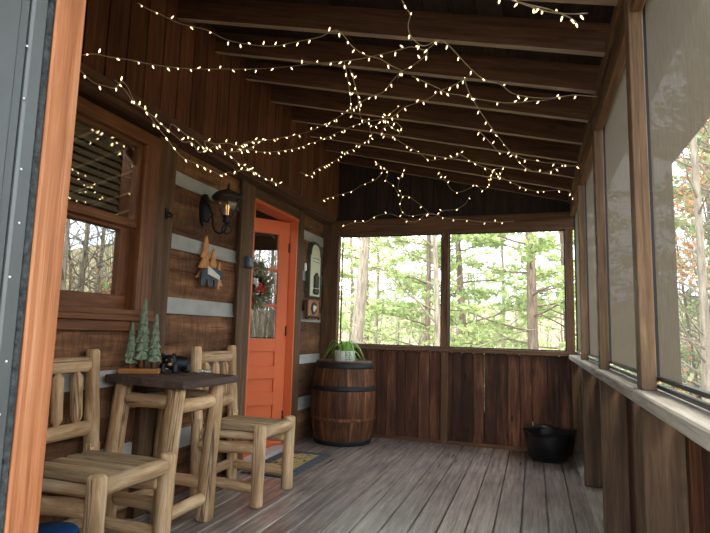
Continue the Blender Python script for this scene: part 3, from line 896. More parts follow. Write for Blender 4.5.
# ================================================================ ON THE HOUSE WALL
# lantern -----------------------------------------------------------------------------------------
lx, ly = -1.985, 3.165
ln = thing('wall_lantern', (XL, 3.15, 1.76), 'black scrolled outdoor wall lantern with faceted glass, mounted left of the door', 'lamp')
m = MB(); PLM = Matrix.Translation((XL + .012, 3.15, 1.875)) @ Matrix.Rotation(PI / 2, 4, 'Z')
m.prism([(.052 * math.cos(a) , .115 * math.sin(a)) for a in [2 * PI * i / 20 for i in range(20)]], .02, PLM)
m.prism([(.036 * math.cos(a) , .085 * math.sin(a)) for a in [2 * PI * i / 20 for i in range(20)]], .036, PLM)
m.build('back_plate', M['black'], ln)
m = MB()
m.tube([(XL + .02, 3.15, 1.93), (XL + .05, 3.152, 1.90), (XL + .075, 3.155, 1.83), (XL + .08, 3.158, 1.77), (XL + .10, 3.16, 1.725), (XL + .135, 3.163, 1.708), (XL + .17, 3.165, 1.72), (lx, ly - .0, 1.75), (lx, ly, 1.79)], .008, 10)
m.tube([(lx + .01 + .030 * math.cos(a), ly - .01 + .012 * math.cos(a), 1.735 + .030 * math.sin(a)) for a in [2 * PI * i / 16 for i in range(16)]], .006, 8, closed=True)
m.tube([(XL + .02, 3.15, 1.80), (XL + .045, 3.15, 1.79), (XL + .06, 3.152, 1.82), (XL + .075, 3.155, 1.85)], .006, 8)
m.build('scroll_arm', M['black'], ln)
m = MB(); m.lathe([(.018, 1.775), (.026, 1.785), (.030, 1.80), (.020, 1.812), (.034, 1.822), (.036, 1.83), (.001, 1.832)], (lx, ly, 0), 20); m.build('cup', M['black'], ln)
gp = [(.034, 1.828), (.066, 1.880), (.076, 1.92), (.066, 1.945)]
m = MB(); m.lathe(gp, (lx, ly, 0), 6, smooth=False); m.build('glass', M['lampglass'], ln)
m = MB()
for i in range(6):
    a = 2 * PI * i / 6
    m.tube([(lx + r_ * math.cos(a), ly + r_ * math.sin(a), z) for r_, z in gp], .0035, 6)
m.build('frame_ribs', M['black'], ln)
m = MB(); m.lathe([(.001, 1.935), (.102, 1.940), (.110, 1.950), (.106, 1.965), (.088, 1.985), (.055, 2.002), (.030, 2.010), (.016, 2.018), (.010, 2.03), (.012, 2.045), (.001, 2.065)], (lx, ly, 0), 28); m.build('roof', M['bronze'], ln)
m = MB(); m.lathe([(.009, 1.832), (.009, 1.87), (.001, 1.87)], (lx, ly, 0), 10); ell(m, (lx, ly, 1.888), (.013, .013, .022)); m.build('bulb', M['flame'], ln)

# bear and fir cut-out ---------------------------------------------------------------------------------
def fir_poly(cx_, z0, h, w, n=4):
    L = []; R = []
    for i in range(n):
        a = z0 + h * .12 + (h * .88) * i / n; b = z0 + h * .12 + (h * .88) * (i + 1) / n
        ww = w * (1 - i / n) * .9 + w * .10
        L += [(cx_ - ww, a), (cx_ - ww * .40, b - h * .02)]; R += [(cx_ + ww, a), (cx_ + ww * .40, b - h * .02)]
    return [(cx_ - .012, z0), (cx_ - .012, z0 + h * .12)] + L + [(cx_, z0 + h * 1.03)] + R[::-1] + [(cx_ + .012, z0 + h * .12), (cx_ + .012, z0)]
de = thing('bear_cutout_plaque', (XL, 3.21, 1.345), 'wooden cut-out of fir trees and a dark bear hung under the lantern', 'wall ornament')
def WM(x, y, z): return Matrix.Translation((x, y, z)) @ Matrix.Rotation(PI / 2, 4, 'Z')   # outline x -> +y of the room
m = MB(); m.prism(fir_poly(0, 0, .33, .095), .012, WM(XL + .03, 3.165, 1.36)); m.build('tall_fir', M['decowood'], de)
m = MB(); m.prism(fir_poly(0, 0, .25, .074), .012, WM(XL + .042, 3.245, 1.36)); m.build('middle_fir', M['decowood'], de)
m = MB(); m.prism(fir_poly(0, 0, .19, .054), .012, WM(XL + .034, 3.335, 1.345)); m.build('small_fir', M['decowood'], de)
bear = [(-.125, .0), (-.085, .0), (-.080, .035), (-.05, .05), (-.04, 0), (0, 0), (.005, .05), (.03, .05), (.035, .005), (.07, .005), (.075, .05), (.10, .07), (.135, .06), (.145, .075), (.13, .10), (.105, .125), (.085, .12), (.06, .13), (.02, .135), (-.04, .125), (-.09, .12), (-.12, .09), (-.13, .05)]
m = MB(); m.prism([(x, z + .012) for x, z in bear], .014, WM(XL + .062, 3.205, 1.335)); m.build('bear', M['decogrey'], de)
m = MB(); m.prism([(-.065, .085), (.085, .055), (.085, .085), (-.02, .125), (-.065, .14)], .004, WM(XL + .074, 3.205, 1.345)); m.build('white_patch', M['cream'], de)

# hook, bell, box
m = MB(); m.box(XT, XT + .008, 2.70, 2.725, 1.715, 1.785).tube([(XT + .006, 2.712, 1.76), (XT + .03, 2.712, 1.757), (XT + .045, 2.712, 1.735), (XT + .04, 2.712, 1.72)], .005, 8).tube([(XT + .006, 2.712, 1.73), (XT + .03, 2.73, 1.745), (XT + .03, 2.75, 1.76)], .004, 8)
tag(m.build('wall_hook', M['black']), 'small black iron hook on the trim board right of the window', 'hook')
m = MB(); m.box(XT, XT + .045, 3.655, 3.745, 1.535, 1.625, ch=.008)
lb = thing('wall_box', (XT, 3.70, 1.535), 'small grey box fixed to the casing left of the orange door', 'box')
m.build('body', M['decogrey'], lb); MB().box(XT + .045, XT + .05, 3.67, 3.73, 1.55, 1.61, ch=.002).build('front_plate', M['grey'], lb)
m = MB(); m.prism([(.022 * math.cos(a), .042 * math.sin(a)) for a in [2 * PI * i / 20 for i in range(20)]], .014, WM(XL + .02, 4.90, 1.69))
tag(m.build('oval_plate', M['oval']), 'small white oval plate on the logs left of the arched sign', 'plate')

# arched sign (right of the door) ---------------------------------------------------------------------------
def arch(w, h, sh, n=12):
    """half width w, shoulder height sh, total height h"""
    p = [(-w, 0), (-w, sh), (-w * .86, sh), (-w * .86, sh + .02)]
    ra = w * .86
    for i in range(n + 1):
        a = PI - PI * i / n; p.append((ra * math.cos(a), sh + .02 + (h - sh - .02) * math.sin(a)))
    return p + [(w * .86, sh), (w, sh), (w, 0)]
sg = thing('arched_wall_sign', (XL, 5.04, 1.39), 'tall pale green arched wooden wall panel in a dark green frame beside the far corner', 'sign')
sx = XL + .032
m = MB(); o_ = arch(.165, .585, .44); m.prism(o_, .032, WM(sx - .016, 5.12, 1.395)); m.build('backboard', M['darkgreenframe'], sg)
m = MB(); m.prism(arch(.130, .53, .42), .008, WM(sx + .003, 5.12, 1.415)); m.build('panel', M['palegreen'], sg)
m = MB()
rim = arch(.150, .56, .43)
pts = [WM(sx + .004, 5.12, 1.403) @ Vector((x, 0, z)) for x, z in rim]
m.tube(pts, .012, 8, closed=True); m.build('moulding', M['darkgreenframe'], sg)
m = MB()   # small relief of a cabin with a peaked roof and brackets
C_ = WM(sx + .018, 5.125, 1.50)
m.prism([(-.045, 0), (.045, 0), (.045, .10), (.062, .10), (.0, .155), (-.062, .10), (-.045, .10)], .024, C_)
m.prism([(-.065, -.045), (-.03, -.07), (0, -.05), (.03, -.07), (.065, -.045), (.05, -.01), (-.05, -.01)], .02, C_)
m.build('relief', M['bronze'], sg)
m = MB()   # faint painted lettering-like scrolls near the top are too small to read: two thin lines
m.box(sx + .007, sx + .0085, 5.035, 5.205, 1.80, 1.806).box(sx + .007, sx + .0085, 5.035, 5.205, 1.765, 1.769)
m.build('painted_lines', M['darkgreenframe'], sg)
pq = thing('copper_plaque', (XL, 4.99, 1.17), 'copper-coloured plaque with a dark round emblem directly under the arched sign', 'plaque')
m = MB(); m.prism([(-.15, .02), (-.12, 0), (.12, 0), (.15, .02), (.15, .16), (.12, .19), (-.12, .19), (-.15, .16)], .035, WM(XL + .04, 5.06, 1.18)); m.build('board', M['copper'], pq)
m = MB(); m.lathe([(.062, 0), (.066, .008), (.058, .012), (.050, .008), (.001, .008)], (XL + .058, 5.06, 1.29), 28, M=Matrix.Rotation(PI / 2, 3, 'Y')); m.build('emblem_ring', M['bronze'], pq)
m = MB(); ell(m, (XL + .068, 5.05, 1.285), (.012, .026, .032)); ell(m, (XL + .07, 5.075, 1.295), (.012, .014, .02)); m.build('emblem_figure', M['cream'], pq)
m = MB()
for i in range(7): ell(m, (XL + .062, 4.94 + i * .04, 1.198 + .006 * (i % 2)), (.012, .02, .014))
m.build('lower_edge_relief', M['bronze'], pq)
for s_ in (-1, 1): MB().log((XL + .05, 5.06 + s_ * .15, 1.175), (XL + .05, 5.06 + s_ * .15, 1.36), .014, .014, seg=8, rings=5).build('side_post', M['bronze'], pq)

# wreath hung on the door leaf --------------------------------------------------------------------------------
wc = HT @ Vector((t + .03, -.31, 1.42))
wr_ = thing('door_wreath', tuple(wc), 'dried greenery and berry wreath hanging on the open orange door', 'wreath')
ux = (HT.to_3x3() @ Vector((0, 1, 0))); nx = (HT.to_3x3() @ Vector((1, 0, 0))); uz = Vector((0, 0, 1))
def sprig(m, rad, n_, L, w):
    for i in range(n_):
        a = random.uniform(0, 2 * PI); rr = rad + random.uniform(-.03, .035)
        p = wc + ux * rr * math.cos(a) + uz * rr * 1.75 * math.sin(a) + nx * random.uniform(-.01, .03)
        d = (ux * (math.cos(a) - .9 * math.sin(a)) + uz * (math.sin(a) + .9 * math.cos(a)) + nx * random.uniform(-.2, .8) + Vector([random.uniform(-.5, .5)] * 3)).normalized() * L * random.uniform(.6, 1.3)
        s_ = d.orthogonal().normalized() * w
        m.add([p - s_ * .4, p + d * .5 - s_, p + d, p + d * .5 + s_, p + d * .5 + d.cross(s_).normalized() * w * .5], [[0, 1, 4], [1, 2, 4], [2, 3, 4], [3, 0, 4]], [p] * 5, None, 0, True)
m = MB(); sprig(m, .075, 260, .055, .009); m.build('greenery', M['wreath'], wr_, fix=False)
m = MB(); sprig(m, .09, 170, .05, .006); m.build('frosted_sprigs', M['wreathgrey'], wr_, fix=False)
m = MB(); m.tube([wc + ux * .08 * math.cos(a) + uz * .15 * math.sin(a) for a in [2 * PI * i / 24 for i in range(24)]], .014, 8, closed=True); m.build('ring', M['firtrunk'], wr_)
m = MB()
for (a, b) in ((.0, -.02), (.03, -.045), (-.02, -.05), (.01, .005), (.05, -.02)): ell(m, wc + ux * a + uz * b + nx * .03, (.02, .02, .024), None, 12, 8)
m.build('berries', M['red'], wr_)
m = MB()
for i in range(8): ell(m, wc + ux * random.uniform(-.09, -.03) + uz * random.uniform(-.17, -.08) + nx * .025, (.015, .015, .022), None, 10, 7)
m.build('cones', M['bronze'], wr_)
STRANDS = [
    [(-1.975,2.17,2.77),(-1.975,2.247,2.783),(-1.975,2.344,2.812),(-1.975,2.485,2.846),(-1.941,2.572,2.866),(-1.842,2.603,2.842),(-1.79,2.687,2.83),(-1.721,2.723,2.813),(-1.597,2.739,2.783),(-1.446,2.726,2.747),(-1.321,2.67,2.717),(-1.203,2.618,2.689),(-1.091,2.568,2.662),(-1.008,2.505,2.642),(-0.958,2.478,2.63),(-0.937,2.545,2.625),(-0.926,2.648,2.622),(-0.882,2.73,2.612),(-0.803,2.761,2.593),(-0.752,2.834,2.58),(-0.705,2.886,2.569),(-0.754,2.987,2.581)],  
    [(-1.975,1.843,2.309),(-1.975,1.917,2.352),(-1.975,2.011,2.385),(-1.975,2.145,2.438),(-1.975,2.334,2.505),(-1.975,2.549,2.593),(-1.975,2.764,2.692),(-1.975,3.021,2.819),(-1.786,3.093,2.829),(-1.516,3.007,2.764),(-1.302,2.922,2.713),(-1.038,2.831,2.649),(-0.858,2.749,2.606),(-0.668,2.636,2.56),(-0.582,2.589,2.54),(-0.517,2.609,2.524),(-0.458,2.538,2.51),(-0.42,2.494,2.501)],  
    [(-0.536,2.17,2.529),(-0.532,2.231,2.528),(-0.525,2.287,2.526),(-0.559,2.394,2.534),(-0.558,2.506,2.534),(-0.515,2.568,2.524),(-0.431,2.495,2.503),(-0.395,2.518,2.495),(-0.362,2.602,2.487),(-0.305,2.763,2.473),(-0.238,2.89,2.457),(-0.16,2.92,2.438),(-0.101,3.021,2.424),(-0.005,3.048,2.401),(0.074,3.039,2.382),(0.15,3.004,2.364),(0.223,2.958,2.347),(0.334,2.952,2.32)],  
    [(-0.505,2.628,2.521),(-0.538,2.688,2.529),(-0.629,2.808,2.551),(-0.705,2.886,2.569),(-0.794,3.023,2.591),(-0.913,3.227,2.619),(-1.036,3.339,2.649),(-1.284,3.642,2.708),(-1.498,3.895,2.76),(-1.737,4.161,2.817),(-1.975,4.271,2.816),(-1.975,3.882,2.64),(-1.975,3.582,2.508),(-1.975,3.333,2.398),(-1.975,3.216,2.313)],  
    [(-0.658,2.938,2.558),(-0.593,3.002,2.542),(-0.527,3.066,2.526),(-0.482,3.125,2.516),(-0.405,3.132,2.497),(-0.337,3.156,2.481),(-0.232,3.169,2.456),(-0.117,3.164,2.428),(-0.005,3.103,2.401),(0.075,3.065,2.382),(0.15,3.004,2.364)],  
    [(-0.341,2.89,2.482),(-0.436,3.016,2.505),(-0.522,3.107,2.525),(-0.622,3.253,2.549),(-0.687,3.319,2.565),(-0.816,3.441,2.596),(-0.931,3.621,2.624),(-1.037,3.734,2.649),(-1.182,3.825,2.684),(-1.42,4.042,2.741),(-1.728,4.381,2.815),(-1.975,4.619,2.864),(-1.975,4.282,2.699),(-1.975,3.893,2.532),(-1.975,3.59,2.423),(-1.975,3.379,2.376),(-1.975,3.216,2.313)],  
    [(-1.049,2.846,2.652),(-1.093,3.025,2.662),(-1.183,3.348,2.684),(-1.303,3.746,2.713),(-1.279,3.798,2.707),(-1.164,3.819,2.679)],  
    [(-1.046,2.947,2.651),(-1.086,3.166,2.661),(-1.137,3.385,2.673),(-1.243,3.785,2.698),(-1.207,3.855,2.69)],  
    [(-0.849,3.434,2.604),(-0.94,3.569,2.626),(-1.04,3.715,2.649),(-1.13,3.869,2.671),(-1.233,3.993,2.696),(-1.276,4.195,2.706),(-1.401,4.399,2.736),(-1.564,4.636,2.775),(-1.745,4.839,2.819),(-1.975,5.202,2.87),(-1.975,4.922,2.729),(-1.975,4.643,2.594),(-1.975,4.529,2.502),(-1.975,4.302,2.474)],  
    [(-0.352,2.892,2.485),(-0.348,3.047,2.483),(-0.337,3.156,2.481),(-0.315,3.301,2.476),(-0.282,3.488,2.468),(-0.243,3.675,2.458),(-0.19,3.918,2.445),(-0.128,4.164,2.431),(-0.074,4.366,2.418),(0.024,4.504,2.394),(0.122,4.447,2.371),(0.177,4.308,2.358),(0.271,4.205,2.335),(0.317,4.179,2.324)],  
    [(-1.04,3.715,2.649),(-1.03,3.916,2.647),(-0.988,4.01,2.637),(-1.126,4.158,2.67),(-1.134,4.0,2.672),(-0.977,3.772,2.635),(-0.942,3.883,2.626)],  
    [(-1.081,4.116,2.659),(-1.032,4.264,2.648),(-0.981,4.343,2.635),(-0.934,4.453,2.624),(-0.864,4.643,2.607),(-0.7,4.502,2.568),(-0.604,4.427,2.545),(-0.519,4.205,2.525)],  
    [(-0.353,3.698,2.485),(-0.311,3.842,2.475),(-0.261,4.039,2.463),(-0.23,4.142,2.455),(-0.177,4.092,2.442),(-0.106,4.153,2.425),(-0.049,4.198,2.412),(0.031,4.207,2.393),(0.11,4.216,2.374),(0.186,4.175,2.355),(0.291,4.194,2.33)],  
    [(-0.585,4.287,2.54),(-0.519,4.411,2.525),(-0.436,4.561,2.505),(-0.326,4.646,2.478),(-0.245,4.847,2.459),(-0.147,4.984,2.435),(-0.019,5.109,2.404),(0.11,5.055,2.373),(0.232,4.935,2.344),(0.314,4.947,2.325),(0.363,5.204,2.313)],  
    [(-1.482,4.96,2.756),(-1.464,5.116,2.751),(-1.442,5.352,2.746),(-1.475,5.4,2.675),(-1.386,5.4,2.604),(-1.33,5.4,2.503),(-1.233,5.4,2.487),(-1.169,5.4,2.441),(-1.095,5.4,2.384),(-1.021,5.4,2.307)],  
    [(-1.975,4.847,2.349),(-1.975,5.205,2.479),(-1.854,5.4,2.577),(-1.742,5.4,2.637),(-1.597,5.4,2.683),(-1.52,5.398,2.765),(-1.464,5.116,2.751)],  
    [(-1.192,5.069,2.686),(-1.322,5.4,2.687),(-1.342,5.4,2.58),(-1.298,5.4,2.491),(-1.318,5.4,2.385),(-1.273,5.4,2.297),(-1.188,5.4,2.272),(-1.052,5.4,2.287),(-0.897,5.4,2.27)],  
    [(-0.838,4.97,2.601),(-0.829,5.278,2.599),(-0.776,5.4,2.525),(-0.695,5.4,2.499),(-0.595,5.4,2.535),(-0.527,5.307,2.526),(-0.467,5.4,2.507),(-0.405,5.226,2.497),(-0.309,4.636,2.474),(-0.24,4.598,2.458),(-0.294,4.943,2.471)],  
    [(-0.595,5.4,2.463),(-0.635,5.4,2.382),(-0.705,5.4,2.334),(-0.775,5.4,2.317),(-0.877,5.4,2.311),(-0.948,5.4,2.251),(-1.02,5.4,2.265)],  
    [(-1.985,5.415,2.177),(-1.844,5.4,2.224),(-1.687,5.4,2.228),(-1.577,5.4,2.289),(-1.424,5.4,2.304),(-1.294,5.4,2.255),(-1.155,5.4,2.208),(-1.021,5.4,2.296),(-0.886,5.4,2.249),(-0.775,5.4,2.224),(-0.635,5.4,2.208),(-0.497,5.4,2.182),(-0.381,5.4,2.177),(-0.257,5.4,2.172),(-0.172,5.4,2.179)],  
    [(-1.985,1.849,2.24),(-1.985,1.911,2.22),(-1.985,1.955,2.22),(-1.985,2.005,2.233),(-1.985,2.07,2.252),(-1.985,2.106,2.301),(-1.985,2.15,2.299),(-1.985,2.215,2.241),(-1.985,2.303,2.227),(-1.985,2.377,2.217),(-1.985,2.493,2.191),(-1.985,2.525,2.239),(-1.985,2.65,2.224),(-1.985,2.752,2.223),(-1.985,2.873,2.206),(-1.985,2.983,2.264),(-1.985,3.132,2.258),(-1.985,3.295,2.237),(-1.985,3.515,2.243),(-1.985,3.727,2.24),(-1.985,3.939,2.265)],  
    [(-1.985,2.065,2.292),(-1.985,2.138,2.272),(-1.985,2.216,2.23),(-1.985,2.294,2.229),(-1.985,2.408,2.171),(-1.985,2.356,2.185),(-1.985,2.48,2.144),(-1.985,2.547,2.108),(-1.985,2.636,2.077),(-1.985,2.716,2.077),(-1.985,2.842,2.084),(-1.985,2.978,2.085),(-1.985,3.061,2.089),(-1.985,3.157,2.138),(-1.985,3.223,2.136),(-1.985,3.313,2.198),(-1.985,3.562,2.249)],  
    [(-0.068,2.124,2.416),(-0.037,2.142,2.409),(0.021,2.172,2.395),(0.078,2.194,2.381),(0.124,2.203,2.37),(0.164,2.235,2.361),(0.18,2.255,2.357),(0.157,2.243,2.362)],  
    [(-0.128,2.144,2.431),(-0.102,2.107,2.424),(-0.068,2.124,2.416),(0.001,2.152,2.4),(0.07,2.173,2.383),(0.116,2.197,2.372),(0.173,2.197,2.359),(0.219,2.185,2.347)],  
    [(-1.985,2.387,2.209),(-1.985,2.53,2.187),(-1.985,2.636,2.169),(-1.985,2.723,2.2),(-1.985,2.791,2.159),(-1.985,2.874,2.2),(-1.985,2.857,2.254),(-1.985,2.97,2.273),(-1.975,3.109,2.327),(-1.975,3.239,2.351),(-1.975,3.359,2.422),(-1.975,3.581,2.516),(-1.975,3.435,2.41),(-1.975,3.296,2.333),(-1.985,3.143,2.276)],  
]
# ================================================================ STRING LIGHTS
bulb_mb = MB()
bulb_mb.lathe([(.0012, .008), (.0028, .010), (.0036, .015), (.0030, .022), (.0012, .028), (.0003, .030)], (0, 0, 0), 8)
bulb_mb.lathe([(.0022, -.002), (.0028, 0), (.0026, .009), (.001, .011)], (0, 0, 0), 8, mi=1)
bproto = None
def string_light(polys, label, spacing=.088):
    global bproto
    p0 = Vector(polys[0][0])
    root = thing('string_light', tuple(p0), label, 'string lights', 'fairy-light strings hung under the porch roof')
    m = MB(); spots = []
    for pl_ in polys:
        P_ = [Vector(p) for p in pl_]
        Q = []
        for i in range(len(P_) - 1):
            a = P_[max(i - 1, 0)]; b = P_[i]; c = P_[i + 1]; d = P_[min(i + 2, len(P_) - 1)]
            for k in range(4):
                t_ = k / 4
                Q.append(.5 * ((2 * b) + (c - a) * t_ + (2 * a - 5 * b + 4 * c - d) * t_ ** 2 + (3 * b - a - 3 * c + d) * t_ ** 3))
        Q.append(P_[-1]); m.tube(Q, .0028, 5)
        L = 0; nxt = .03
        for a, b in zip(Q, Q[1:]):
            l = (b - a).length
            while nxt < L + l:
                spots.append((a + (b - a) * ((nxt - L) / l), (b - a).normalized())); nxt += spacing * random.uniform(.55, 1.5)
            L += l
    m.build('wire', M['wire'], root)
    for (p, d) in spots:
        dr_ = Vector((random.gauss(0, .6), random.gauss(0, .6), -1 if random.random() < .72 else 1)).normalized()
        if dr_.z > 0 and p.x > -1.9: dr_ = Vector((dr_.x, dr_.y, .6)).normalized()
        if p.x < -1.93: dr_.x = abs(dr_.x) + .25; dr_.normalize()
        if p.y > 5.33: dr_.y = -abs(dr_.y) - .2; dr_.normalize()
        if bproto is None:
            o = bulb_mb.build('bulb', [M['bulb'], M['socket']], base=(0, 0, 0)); bproto = o
        else:
            o = bproto.copy(); COL.objects.link(o)
        o.parent = root
        o.location = p - p0; o.rotation_mode = 'QUATERNION'; o.rotation_quaternion = dr_.to_track_quat('Z', 'Y')
    return root
K = 'ABCDEFGHIJKLMNOPQRTUVWYZX'
ST = dict(zip(K, STRANDS))
for keys, lab in (('A', 'topmost string of lights, swagging from the top left corner to the middle of the ceiling'),
                  ('B', 'nearly level string of lights from the left post to the ceiling knot'),
                  ('C', 'string of lights dropping from the top middle edge then running right'),
                  ('D', 'long string of lights sweeping from the ceiling knot to the gable over the lantern'),
                  ('E', 'short string of lights level under the third rafter at the right of the ceiling'),
                  ('F', 'string of lights running just below its long neighbour down to the gable boards'),
                  ('GH', 'two short strands of lights hanging side by side near the middle of the ceiling'),
                  ('IK', 'tangled cluster of lights mid ceiling with a tail falling towards the door head'),
                  ('JM', 'string of lights falling diagonally across the rafters to the right-hand beam'),
                  ('LN', 'string of lights following the far rafters down to the far right corner'),
                  ('OPQ', 'zigzag string of lights low on the far gable, left of the middle'),
                  ('RT', 'string of lights looping down the middle of the far gable above the right window'),
                  ('U', 'lowest string of lights running level along the beam over the two far windows'),
                  ('V', 'string of lights clipped along the ledge above the window and the door'),
                  ('W', 'string of lights drooping under the ledge between window and lantern'),
                  ('X', 'bunched string of lights on the gable boards just above the lantern')):
    string_light([ST[k] for k in keys], lab, .118 if keys not in ('V', 'W', 'X') else .085)
# the spare curl of wire and lights at the top right of the ceiling
string_light([ST['Y'], ST['Z']],
             'short bright bunch of lights at the top right, nearest the camera', .06)
# ================================================================ OUTSIDE
n = N('forest_floor'); ob = n.n('ShaderNodeTexCoord').outputs['Object']
a = n.noise(ob, .6, 6, .7); b = n.noise(ob, 6, 5, .7)
c = n.ramp(n.math('ADD', n.math('MULTIPLY', a, .5), n.math('MULTIPLY', b, .5)), [(.38, lin((112, 98, 80))), (.5, lin((140, 128, 100))), (.62, lin((160, 158, 116)))])
M['ground'] = n.done(n.bsdf(c, .95, None, .1))
def bark(name, a_, b_):
    n = N(name); ob = n.n('ShaderNodeAttribute', attribute_name='gr').outputs['Vector']
    f = n.noise(n.vmul(ob, (2, 14, 14)), 2.0, 5, .65)
    return n.done(n.bsdf(n.ramp(f, [(.35, lin(a_)), (.65, lin(b_))]), .9, n.bump(f, .5, .02), .1))
M['bark'] = bark('pine_bark', (92, 76, 64), (146, 124, 106))
M['barkpale'] = bark('pale_bark', (116, 104, 90), (176, 162, 142))
def leafm(name, a_, b_):
    n = N(name); t_ = n.n('ShaderNodeAttribute', attribute_name='tone').outputs['Fac']
    c = n.ramp(t_, [(0, lin(a_)), (1, lin(b_))])
    d = n.n('ShaderNodeBsdfDiffuse'); n.put(d.inputs[0], c); l = n.n('ShaderNodeBsdfTranslucent'); n.put(l.inputs[0], c)
    x = n.n('ShaderNodeMixShader'); n.put(x.inputs[0], .5); n.t.links.new(d.outputs[0], x.inputs[1]); n.t.links.new(l.outputs[0], x.inputs[2])
    return n.done(x.outputs[0])
M['pineleaf'] = leafm('pine_needles', (140, 160, 96), (196, 208, 140))
M['paleleaf'] = leafm('spring_leaves', (176, 186, 126), (216, 218, 170))
M['dryleaf'] = leafm('dry_orange_leaves', (170, 110, 66), (220, 168, 118))
M['haze'] = leafm('bare_twigs', (120, 110, 96), (168, 158, 142))

def gz(x, y):
    d = max(0, y - 5.8) * .17 + max(0, x - .6) * .13
    return -1.1 - min(d, 6) + .25 * noise.noise(Vector((x * .25, y * .25, 0))) + max(0, y - 38) * .30 + max(0, x - 34) * .30
vs = []; fs = []; nx_, ny_ = 70, 70
for j in range(ny_ + 1):
    for i in range(nx_ + 1):
        x = -55 + 125 * i / nx_; y = -45 + 125 * j / ny_
        vs.append((x, y, gz(x, y)))
for j in range(ny_):
    for i in range(nx_):
        q = j * (nx_ + 1) + i; fs.append([q, q + 1, q + nx_ + 2, q + nx_ + 1])
m = MB(); m.add(vs, fs, vs, .5, 0, True); g = m.build('ground', M['ground'], base=(0, 0, 0)); g['kind'] = 'structure'

def rnd_perp(d):
    a = random.uniform(0, 2 * PI); u = d.orthogonal().normalized(); w = d.cross(u); return u * math.cos(a) + w * math.sin(a)
def tree(loc, H, r, kind, label, lean=(0, 0), nb=26, bmin=.25, spread=1.6, dens=16, cat='tree', leafsize=.13, group='trees beyond the porch', barkm=None, seed=0):
    """kind: 'pine' (flat layered boughs), 'bare', 'dry' or 'spring'"""
    random.seed(seed)
    nm = {'pine': 'pine_tree', 'bare': 'bare_tree', 'dry': 'dry_leaved_tree', 'spring': 'leafing_tree'}[kind]
    base = Vector((loc[0], loc[1], gz(*loc) - .1))
    root = thing(nm, tuple(base), label, cat, group)
    m = MB(); pts = []; wig = [random.uniform(-1, 1) for _ in range(4)]
    for i in range(13):
        k = i / 12
        pts.append(base + Vector((lean[0] * k * H + .012 * H * math.sin(5 * k + wig[0]) * k, lean[1] * k * H + .012 * H * math.sin(4 * k + wig[1]) * k, H * k)))
    m.tube(pts, r, 9, r1=r * .25)
    tips = []
    for b_ in range(nb):
        k = bmin + (1 - bmin) * (b_ + random.random()) / nb
        i = min(11, int(k * 12)); p = pts[i] + (pts[i + 1] - pts[i]) * (k * 12 - i)
        a = random.uniform(0, 2 * PI)
        L = spread * (1 - .6 * (k - bmin) / (1 - bmin)) * random.uniform(.6, 1.15)
        up = random.uniform(.05, .35) if kind == 'pine' else random.uniform(.3, .9)
        d = Vector((math.cos(a), math.sin(a), up)).normalized()
        bp_ = [p]; q = p.copy()
        for j in range(5):
            d = (d + Vector((random.uniform(-.2, .2), random.uniform(-.2, .2), random.uniform(-.10, .14)))).normalized()
            q = q + d * L / 5; bp_.append(q.copy())
            if j >= 1 and random.random() < .9:
                d2 = (d + rnd_perp(d) * .9); d2.z *= (.4 if kind == 'pine' else 1); d2.normalize(); L2 = L * random.uniform(.2, .42)
                e = q + d2 * L2; mid = q + d2 * L2 * .5 + Vector((0, 0, .04 * L2))
                m.tube([q, mid, e], r * .07 + .004, 4, r1=.003); tips.append((q, e))
        m.tube(bp_, r * .16 + .006, 5, r1=.004); tips.append((bp_[2], bp_[-1]))
    m.build('trunk_and_branches', barkm or (M['barkpale'] if kind != 'pine' else M['bark']), root, fix=False)
    if kind != 'bare':
        f = MB()
        for (a, b_) in tips:
            for _ in range(int(dens * 1.6)):
                t_ = random.random() ** .6; c = a + (b_ - a) * t_ + Vector((random.gauss(0, .09), random.gauss(0, .09), random.gauss(0, .035 if kind == 'pine' else .09)))
                d = Vector((random.uniform(-1, 1), random.uniform(-1, 1), random.uniform(-.3, .7))).normalized(); s_ = leafsize * random.uniform(.6, 1.3)
                w = rnd_perp(d) * s_ * (.3 if kind == 'pine' else .45)
                f.v += [c, c + d * s_ * .5 + w, c + d * s_, c + d * s_ * .5 - w]; f.g += [c] * 4
                n0 = len(f.v) - 4; f.f.append([n0, n0 + 1, n0 + 2, n0 + 3]); f.t.append(random.random()); f.m.append(0); f.sm.append(False)
        f.build('foliage', {'pine': M['pineleaf'], 'dry': M['dryleaf'], 'spring': M['paleleaf']}[kind], root, fix=False)
    return root
